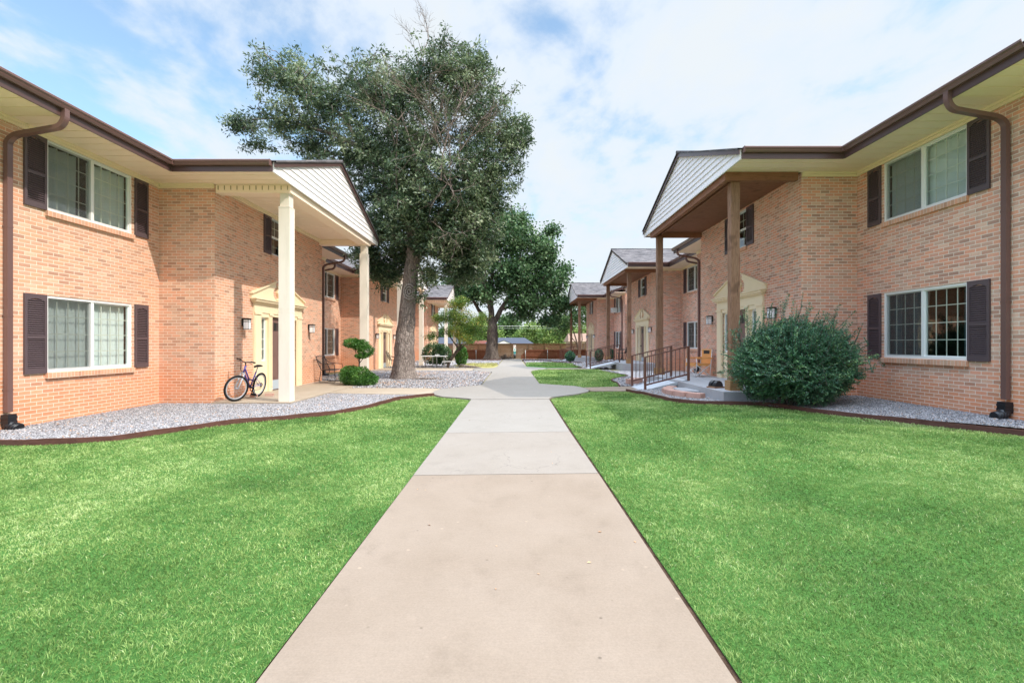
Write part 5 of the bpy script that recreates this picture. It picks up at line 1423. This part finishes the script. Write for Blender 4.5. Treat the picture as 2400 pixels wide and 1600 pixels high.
    for sg, p in ((1, Vector((.08, -.05, -.16))), (-1, Vector((-.08, .05, .16)))):
        pd_ = MB(); q_ = bb + p + Vector((.05 * sg, 0, 0)); pd_.bx(q_.x - .045, q_.x + .045, q_.y - .04, q_.y + .04, q_.z - .012, q_.z + .030); pd_.build('pedal', m_tyre, B, True)
    ks = MB(); ks.tube([bb + Vector((.03, .06, -.02)), Vector((.17, .16, -.035))], .008, 6); ks.build('kickstand', m_silver, B, True)
    rf_ = MB(); rf_.bx(-.03, .03, fw.y + .13, fw.y + .14, .70, .74); 
    B.rotation_euler = (0, radians(9), 0)
    B.location.z = .052
make_bike()

# ------------------------------------------------------------------ chairs, table
def rot_place(o, loc, rz): o.location = loc; o.rotation_euler = (0, 0, rz)
def metal_chair(label, loc, rz, sc=1.0):
    C = empty('patio_chair', loc, label, 'chair', None); C.rotation_euler = (0, 0, rz); C.scale = (sc, sc, sc)
    # local: faces +x ; y is width
    f = MB()
    for y in (-.29, .29):
        f.tube([(-.36, y, .90), (-.30, y, .72), (-.16, y, .44), (-.24, y, .03), (-.20, y, .012), (.34, y, .012), (.36, y, .05), (.33, y, .60), (.30, y, .64), (-.10, y, .66), (-.22, y, .70), (-.32, y, .80)], .012, 8)
        f.tube([(-.16, y, .44), (.34, y, .44)], .011, 8)
    f.tube([(-.36, -.29, .90), (-.37, 0, .93), (-.36, .29, .90)], .013, 8); f.tube([(.35, -.29, .44), (.35, .29, .44)], .011, 8); f.tube([(-.16, -.29, .44), (-.16, .29, .44)], .011, 8)
    f.build('frame', m_black, C, True)
    s_ = MB()
    for k in range(13):
        x = -.14 + .48 * k / 12; s_.tube([(x, -.28, .445), (x, .28, .445)], .0055, 5)
    for k in range(9):
        y = -.28 + .56 * k / 8; s_.tube([(-.14, y, .447), (.34, y, .447)], .0055, 5)
    s_.build('seat', m_black, C, True)
    b = MB()
    for k in range(9):
        y = -.25 + .5 * k / 8; b.tube([(-.17, y, .46), (-.30, y, .72), (-.355, y, .90)], .0055, 5)
    for k in range(6):
        t = k / 5; b.tube([(-.18 - .17 * t, -.28, .50 + .38 * t), (-.18 - .17 * t, .28, .50 + .38 * t)], .0055, 5)
    b.build('backrest', m_black, C, True)
    return C
metal_chair('black wire patio armchair against the wall at the far end of the near left porch', (-6.50, 17.05, .05), radians(-8), 1.0)
metal_chair('dark patio chair by the second left doorway, just left of the oak trunk', (-7.22, 28.9, -.05), radians(0), 1.0)
metal_chair('dark chair beside the wooden post on the middle right porch', (7.0, 31.2, .34), radians(180), 1.0)
def stool():
    C = empty('bar_stool', (6.6, 29.9, .34), 'small dark stool in front of the middle right doorway', 'stool')
    s_ = MB(); s_.tube([(0, 0, .70), (0, 0, .735)], [.17, .16], 14); s_.build('seat', m_black, C, True)
    for k in range(4):
        a = pi / 4 + k * pi / 2; l = MB(); l.tube([(cos(a) * .11, sin(a) * .11, .70), (cos(a) * .2, sin(a) * .2, 0)], .013, 6); l.build('leg', m_black, C, True)
    r = MB(); r.torus((0, 0, .28), .165, .008, (0, 0, 1), 20, 5); r.build('foot_ring', m_black, C, True)
stool()
def camp_chair():
    C = empty('camp_chair', (6.08, 16.05, .32), 'orange canvas folding camp chair on the near right porch', 'chair'); C.rotation_euler = (0, 0, radians(191))
    m_or = painted('orange_canvas', (.80, .38, .14), .8, .1, .15); m_al = painted('white_tube', (.78, .78, .78), .35, .5, .05)
    # local: faces +x
    f = MB()
    for y in (-.30, .30):
        f.tube([(-.26, y, .0), (-.30, y, .40), (-.36, y * .92, .90)], .011, 7); f.tube([(.26, y, 0), (.20, y, .42), (.22, y, .60)], .011, 7)
        f.tube([(-.26, y, .02), (.22, y, .40)], .010, 7); f.tube([(.26, y, .02), (-.30, y, .40)], .010, 7)
    for x in (-.27, .25):
        f.tube([(x, -.30, .02), (x * .9, .30, .40)], .010, 7); f.tube([(x, .30, .02), (x * .9, -.30, .40)], .010, 7)
    f.build('frame', m_al, C, True)
    s_ = MB(); n = 8
    for k in range(n):
        def P(a, y): x = -.28 + .54 * a; return (x, y, .41 + .03 * a - .05 * sin(pi * a) * (1 - (y / .3) ** 2))
        for j in range(6):
            ya, yb_ = -.28 + .56 * j / 6, -.28 + .56 * (j + 1) / 6; s_.face([P(k / n, ya), P((k + 1) / n, ya), P((k + 1) / n, yb_), P(k / n, yb_)], True)
    for ya in (-.285, .285): s_.obox((-.01, ya, .40), (.27, 0, .01), (0, .004, 0), (0, 0, .045))
    s_.obox((.262, 0, .40), (.006, 0, 0), (0, .28, 0), (0, 0, .05))
    s_.build('seat', m_or, C, True)
    b = MB(); b.obox((-.325, 0, .545), (-.008, 0, .115), (0, .28, 0), (.008, 0, 0)); b.obox((-.352, 0, .885), (-.004, 0, .02), (0, .27, 0), (.008, 0, 0))
    for sg in (-1, 1): b.obox((-.342, sg * .225, .765), (-.008, 0, .10), (0, .05, 0), (.008, 0, 0))
    b.obox((-.337, 0, .70), (-.003, 0, .045), (0, .175, 0), (.0079, 0, 0)); b.build('backrest', m_or, C, True)
    w = MB(); w.obox((-.343, 0, .80), (-.005, 0, .06), (0, .17, 0), (.004, 0, 0)); w.build('mesh_panel', m_black, C, True)
    for y in (-.30, .30):
        a = MB(); a.obox((-.06, y, .61), (.28, 0, -.005), (0, .04, 0), (0, 0, .022)); a.build('armrest', m_or, C, True)
camp_chair()
def picnic():
    T = empty('picnic_table', (-4.75, 28.95, -.07), 'white outdoor table with benches and grey metal legs before the dark round bush', 'table')
    t = MB(); t.bx(-.75, .75, -.38, .38, .70, .735); t.build('table_top', m_white, T, True)
    for x in (-.55, -.12, .12, .55):
        l = MB(); l.tube([(x, 0, 0), (x, 0, .70)], .022, 8); l.build('leg', m_steel, T, True)
    for sg in (-1, 1):
        b = MB(); b.bx(sg * .60 - .05 if sg > 0 else -1.25, 1.25 if sg > 0 else -.55, -.75 if sg > 0 else .45, -.45 if sg > 0 else .75, .40, .43); be = b.build('bench', m_white, T, True)
        for x in (.68, 1.15):
            l = MB(); l.tube([(sg * x, -.6 * sg, 0), (sg * x, -.6 * sg, .40)], .018, 6); l.build('bench_leg', m_steel, be, True)
    p = MB(); p.ball((0, 0, 0), (.16, .12, .03)); pp = p.build('serving_tray', m_white, None); pp.location = (-4.6, 28.9, .69); tag(pp, 'small white tray lying on the white outdoor table', 'tray')
picnic()

# ------------------------------------------------------------------ ramps with railings
def make_ramp(x0, x1, y0, y1, z0, z1, label, grp='wheelchair ramps up to the right porches'):
    """ramp rises from x0 (low) to x1 (high), railings at y0 and y1"""
    R = empty('wheelchair_ramp', ((x0 + x1) / 2, (y0 + y1) / 2, z0), label, 'ramp', grp)
    d = MB(); xa = x0 - .05; xb = x1 + .02
    d.prism([(xa, z0 + .01), (xb, z1 + .005), (xb, z1 - .06), (xa + .1, z0 - .01)], (0, y0 + .06, 0), (1, 0, 0), (0, 0, 1), (0, y1 - y0 - .12, 0))
    for yy in (y0 + .06, y1 - .10): d.prism([(xa, z0 + .02), (xb, z1 + .035), (xb, z1 + .008), (xa, z0 - .0)], (0, yy, 0), (1, 0, 0), (0, 0, 1), (0, .035, 0))
    d.build('deck', m_alu, R)
    for yy in (y0, y1):
        r = MB(); zt0, zt1 = z0 + .99, z1 + .99; L = x1 - x0
        for x, zb_, zt in ((x0, z0 - .03, zt0), (x1, z1, zt1)): r.bx(x - .03, x + .03, yy - .03, yy + .03, zb_, zt)
        r.tube([(x0 - .03, yy, zt0), (x1 + .03, yy, zt1)], .02, flat=(.028, .016)); r.tube([(x0, yy, zt0 - .80), (x1, yy, zt1 - .80)], .02, flat=(.016, .022))
        rl = r.build('railing', m_bronze, R)
        b = MB()
        for k in range(1, 10):
            x = x0 + L * k / 10; zz = zt0 + (zt1 - zt0) * k / 10; b.tube([(x, yy, zz - .80), (x, yy, zz - .02)], .0105, 6)
            zk = zz - (.40 if k % 2 else .52); b.ball((x, yy, zk), (.017, .017, .026), 6, 4)
        b.build('balusters', m_bronze, rl)
make_ramp(3.78, 5.03, 13.95, 15.5, .02, .34, 'bronze railed wheelchair ramp up to the near right porch')
make_ramp(4.30, 5.95, 27.3, 28.8, -.04, .34, 'bronze railed wheelchair ramp up to the middle right porch')
make_ramp(4.1, 5.3, 41.5, 43.0, -.16, .2, 'dark railed wheelchair ramp at the farthest right porch')
# low step and retaining blocks by the near right porch
st = MB(); st.bx(4.30, 4.735, 12.35, 13.35, .0, .20); o = st.build('concrete_step', m_slabR); tag(o, 'low grey concrete step against the near right porch slab', 'step')
arc = [(4.42, 13.55, 100), (4.22, 13.22, 110), (4.10, 12.85, 95), (4.11, 12.46, 82), (4.22, 12.08, 66), (4.42, 11.75, 50)]
def block(x, y, a, z=0.05):
    m_ = MB(); n = 7; w, d, h = .19, .13, .15; rr = random.Random(int(x * 100))
    i = len(m_.v)
    pts = [(-w, -d * .8), (-w, d), (w, d), (w, -d * .8), (w * .6, -d * 1.05), (0, -d * 1.12), (-w * .6, -d * 1.05)]
    m_.prism(pts, (0, 0, 0), (1, 0, 0), (0, 1, 0), (0, 0, h)); m_.prism([(p[0] * .97, p[1] * .95) for p in pts], (0, 0, h), (1, 0, 0), (0, 1, 0), (0, 0, .012))
    o = m_.build('retaining_block', m_pinkblock); o.rotation_euler = (0, 0, radians(a - 180 + 180 + 180)); o.location = (x, y, z); return o
names = ['topmost half buried by the step', 'second from the ramp end', 'third from the ramp end', 'fourth from the ramp end', 'fifth, next to the last one', 'last one, nearest the porch corner']
for (x, y_, a), nm in zip(arc, names):
    o = block(x, y_, -a); tag(o, 'pink garden block in the curved row, ' + nm, 'garden block', 'pink garden blocks in a curved row')
for k, (x, y_, lb) in enumerate([(4.0, 16.4, 'pink block lying behind the near ramp, left one'), (4.25, 16.9, 'pink block behind the near ramp, farther back'), (4.95, 17.6, 'pink block behind the near ramp close to the porch')]):
    o = block(x, y_, 20 * k + 10); tag(o, lb, 'garden block', 'pink garden blocks behind the ramp')
# boot brush
bb_ = empty('boot_scraper', (4.98, 11.95, .32), 'black domed boot brush on a brown board near the post of the near right porch', 'boot brush')
k_ = MB(); k_.bx(-.17, .17, -.13, .13, 0, .035); k_.build('board', m_postwood, bb_, True)
k_ = MB()
for ya, yb_ in ((-.11, -.02), (.02, .11)):
    k_.prism([(.13 * cos(pi * k / 12), .035 + .145 * sin(pi * k / 12)) for k in range(13)], (0, ya, 0), (1, 0, 0), (0, 0, 1), (0, yb_ - ya, 0))
k_.prism([(.11 * cos(pi * k / 12), .035 + .115 * sin(pi * k / 12)) for k in range(13)], (0, -.019, 0), (1, 0, 0), (0, 0, 1), (0, .038, 0))
k_.build('brush', m_boot, bb_, True)
bb_.rotation_euler = (0, 0, radians(25))
# loose brick by the bicycle
for i, (x, y_, a, lb) in enumerate([(-6.35, 12.55, 15, 'loose terracotta brick on the left porch floor under the rear wheel of the bicycle'), (-6.65, 12.35, -30, 'loose terracotta brick behind the bicycle pedals')]):
    k_ = MB(); k_.prism([(-.10, -.045), (.10, -.05), (.105, .04), (-.09, .05)], (0, 0, 0), (1, 0, 0), (0, 1, 0), (0, 0, .062)); k_.prism([(-.095, -.04), (.095, -.045), (.1, .035), (-.085, .045)], (0, 0, .062), (1, 0, 0), (0, 1, 0), (0, 0, .004))
    o = k_.build('loose_brick', m_pinkblock); o.location = (x, y_, .05); o.rotation_euler = (0, 0, radians(a)); tag(o, lb, 'brick', 'loose bricks on the left porch')
# air conditioner in the farthest right upper window
ac = MB(); ac.bx(8.39, 7.98, 40.9 - 1.55, 40.9 - .95, .1 + 3.83, .1 + 4.2)
a_ = ac.build('air_conditioner', m_white); tag(a_, 'white window air conditioner in the upper window of the farthest right building', 'air conditioner')
gl2 = MB()
for k in range(7): gl2.bx(7.978, 7.970, 39.38, 39.92, 3.97 + .045 * k, 3.99 + .045 * k)
gl2.build('louvres', m_steel, a_)

# ------------------------------------------------------------------ fences and far things
def plank_fence(x0, x1, y, z0, h, label):
    F = empty('wooden_fence', ((x0 + x1) / 2, y, z0), label, 'fence', 'wooden fences at the end of the courtyard')
    p = MB(); n = 12
    for k in range(n):
        z = z0 + h * k / n; p.bx(x0, x1, y, y + .02, z + .012, z + h / n - .012)
    p.build('boards', m_fence, F)
    c_ = MB(); c_.bx(x0, x1, y - .08, y + .08, z0 + h, z0 + h + .04); c_.build('top_cap', m_fence, F)
    x = x0
    while x < x1:
        q_ = MB(); q_.bx(x - .05, x + .05, y - .10, y - .002, z0 - .1, z0 + h); q_.build('post', m_fence, F); x += 2.15
plank_fence(-19.6, 20.0, 63.0, gz(63) - .05, 2.0, 'long tan fence of horizontal boards across the far end of the courtyard')
def picket(x0, x1, y, z0, h, curve, label):
    F = empty('picket_fence', ((x0 + x1) / 2, y, z0), label, 'fence', 'low dark picket fences at the end of the path')
    p = MB(); x = x0; rr = random.Random(3)
    while x < x1:
        t = (x - x0) if curve > 0 else (x1 - x); hh = h if curve == 0 or t > .8 else h * (.45 + .55 * sin(t / .8 * pi / 2))
        p.bx(x + .004, x + .135, y, y + .02, z0, z0 + hh + rr.uniform(-.01, .01)); x += .14
    p.build('pickets', m_fence2, F)
    r = MB()
    for z in (.25, h - .12): r.bx(x0 + (.5 if curve > 0 else 0), x1 - (.5 if curve < 0 else 0), y - .042, y - .002, z0 + z, z0 + z + .085)
    r.build('rail', m_fence2, F)
    x = x0 + .45
    while x < x1:
        q_ = MB(); q_.tube([(x, y - .07, z0 - .05), (x, y - .07, z0 + h - .02)], .03, 8); q_.build('post', m_steel, F); x += 2.35
picket(-9.2, -2.9, 51.5, gz(51.5) + .02, .98, 0, 'low dark brown picket fence left of the forked tree trunk')
picket(.75, 10.2, 51.5, gz(51.5) + .02, .98, 1, 'low dark brown picket fence with a curved end right of the path end')
# pet waste station
ps = empty('pet_waste_station', (.07, 60.0, gz(60)), 'slim post with white signs and a teal dispenser before the tan fence', 'sign post')
m_teal = painted('teal_plastic', (.06, .32, .33), .4, .4, .1)
k_ = MB(); k_.bx(-.03, .03, .02, .06, -.1, 1.72); k_.build('post', m_steel, ps, True)
k_ = MB(); k_.bx(-.15, .15, -.0, .018, 1.36, 1.72); sg_ = k_.build('sign_board', m_white, ps, True)
m_red = painted('red_print', (.6, .05, .04), .5, .3, .05)
k_ = MB(); k_.bx(-.10, -.01, -.004, -.001, 1.55, 1.66); k_.bx(.02, .10, -.004, -.001, 1.42, 1.50); k_.build('sign_mark', m_red, sg_, True)
k_ = MB(); k_.bx(-.16, .16, -.0, .018, .96, 1.32); sg_ = k_.build('sign_board', m_white, ps, True)
k_ = MB(); k_.bx(-.10, .10, -.004, -.001, 1.08, 1.22); k_.build('sign_mark', m_teal, sg_, True)
k_ = MB(); k_.bx(-.13, .13, -.10, .018, .62, .92); k_.build('bag_dispenser', m_teal, ps, True)
k_ = MB(); k_.tube([(0, -.10, .10), (0, -.10, .58)], [.14, .16], 14); k_.build('bin', m_boot, ps, True)
# brush heap by the far trunk
hp_ = empty('brush_pile', (-.95, 49.2, gz(49)), 'heap of cut brown brush and roots beside the far forked trunk', 'brush pile')
rr = random.Random(8); segs = []
for k in range(260):
    a = rr.uniform(0, 2 * pi); r_ = rr.uniform(0, .8); p = Vector((cos(a) * r_, sin(a) * r_ * .6, rr.uniform(0, .55) * (1 - r_ * .9)))
    d = Vector((rr.uniform(-1, 1), rr.uniform(-1, 1), rr.uniform(-.3, .5))).normalized() * rr.uniform(.15, .5); segs.append((p, p + d, .018, .006))
V, F = frustum_batch(segs, 4); m = MB(); m.v = V; m.f = F; m.sm = [True] * len(F); m.build('twigs', m_deadtwig, hp_, True)
# surface roots / logs
def log(pts, r, label):
    m = MB(); m.tube(pts, r, 8); o = m.build('surface_root', m_bark); return tag(o, label, 'root', 'exposed tree roots')
log([(-4.0, 18.75, .0), (-3.6, 18.6, .05), (-3.0, 18.6, .05), (-2.6, 18.65, .01)], [.05, .055, .045, .02], 'exposed brown root on the gravel right of the oak trunk')
log([(-3.2, 28.95, -.06), (-2.9, 28.8, .03), (-2.3, 28.8, .0), (-1.9, 28.75, -.07)], [.05, .07, .06, .03], 'dark exposed root on the dry grass patch')
log([(-3.5, 29.8, -.06), (-3.2, 29.6, .06), (-2.6, 29.5, -.02)], [.06, .09, .04], 'thick dark root behind the dry grass patch edge')

def house(x, y, w, d, h, rise, wallc, roofc, label, gable=False):
    z = gz(y); H = empty('house', (x, y, z), label, 'house', 'houses beyond the fence')
    a = MB(); a.bx(x - w / 2, x + w / 2, y, y + d, z - .5, z + h); a.build('wall', wallc, H)
    r = MB(); o_ = .4; ym = y + d / 2
    for ya in (y - o_, y + d + o_): r.face([(x - w / 2 - o_, ya, z + h), (x + w / 2 + o_, ya, z + h), (x + w / 2 - (1.5 if gable else 0), ym, z + h + rise), (x - w / 2 + (1.5 if gable else 0), ym, z + h + rise)])
    for sx in (-1, 1): r.face([(x + sx * (w / 2 + o_), y - o_, z + h), (x + sx * (w / 2 + o_), y + d + o_, z + h), (x + sx * (w / 2 - (1.5 if gable else 0)), ym, z + h + rise)])
    rf = r.build('roof', roofc, H)
    if gable:
        g_ = MB(); gx = -2.1; g_.prism([(-1.5, 0), (1.5, 0), (0, .62)], (gx, y - 1.2, z + h), (1, 0, 0), (0, 0, 1), (0, .12, 0)); g_.build('gable', m_white, H)
        k = MB(); k.face([(gx - 1.7, y - 1.3, z + h), (gx, y - 1.3, z + h + .72), (gx, y + 2.2, z + h + .72), (gx - 1.7, y + 2.2, z + h)]); k.face([(gx + 1.7, y - 1.3, z + h), (gx, y - 1.3, z + h + .72), (gx, y + 2.2, z + h + .72), (gx + 1.7, y + 2.2, z + h)]); k.build('porch_roof', roofc, H)
    wd = MB()
    for sx in (-.3, .05, .3): wd.bx(x + sx * w, x + sx * w + 1.2, y - .02, y - .005, z + .9, z + 2.1)
    wd.build('window', m_glass, H)
m_slate = painted('blue_grey_roof', (.075, .085, .11), .9, .1, .15); m_tanroof = painted('tan_roof', (.30, .20, .15), .9, .1, .15); m_housewall = painted('house_wall', (.5, .42, .34), .8, .1, .1)
house(-1.0, 100, 9.5, 8, 2.95, 1.30, m_housewall, m_slate, 'low house with a blue-grey roof and small white gable beyond the fence', True)
house(-14.5, 92, 9, 8, 2.4, 1.6, m_housewall, m_slate, 'grey-roofed house seen beyond the fence behind the farthest left porch', False)
house(-7.4, 108, 3, 6, 3.0, .9, painted('red_house_wall', (.45, .12, .07), .8, .1, .1), painted('red_roof', (.16, .06, .045), .8, .1, .1), 'small reddish house just left of the far forked trunk')
house(13.8, 84, 8, 8, 2.9, 1.5, m_housewall, m_tanroof, 'house with a tan roof seen through the farthest right porch', False)
# utility line with poles
UP = []
for x, lb in ((-42, 'wooden utility pole hidden far left beyond the fence'), (44, 'wooden utility pole hidden far right beyond the fence')):
    m = MB(); zz = gz(98); m.tube([(x, 98, zz - .5), (x, 98, zz + 9)], [.16, .12], 8); m.bx(x - 1.1, x + 1.1, 97.94, 98.06, zz + 7.4, zz + 7.55); o = m.build('utility_pole', m_barkd); tag(o, lb, 'pole', 'utility poles')
for dz, lb in ((0, 'upper overhead cable crossing before the far trees'), (-.45, 'lower thin overhead cable crossing before the far trees')):
    pts = []; zz = gz(98) + 7.2 + dz
    for k in range(25):
        t = k / 24; pts.append((-42 + 86 * t, 98, zz - 4 * .75 * t * (1 - t)))
    m = MB(); m.tube(pts, .028 if dz == 0 else .018, 5); o = m.build('overhead_cable', m_white if dz == 0 else m_steel); tag(o, lb, 'cable', 'overhead cables')

for o in bpy.data.objects:
    if '_w' in o: del o['_w']
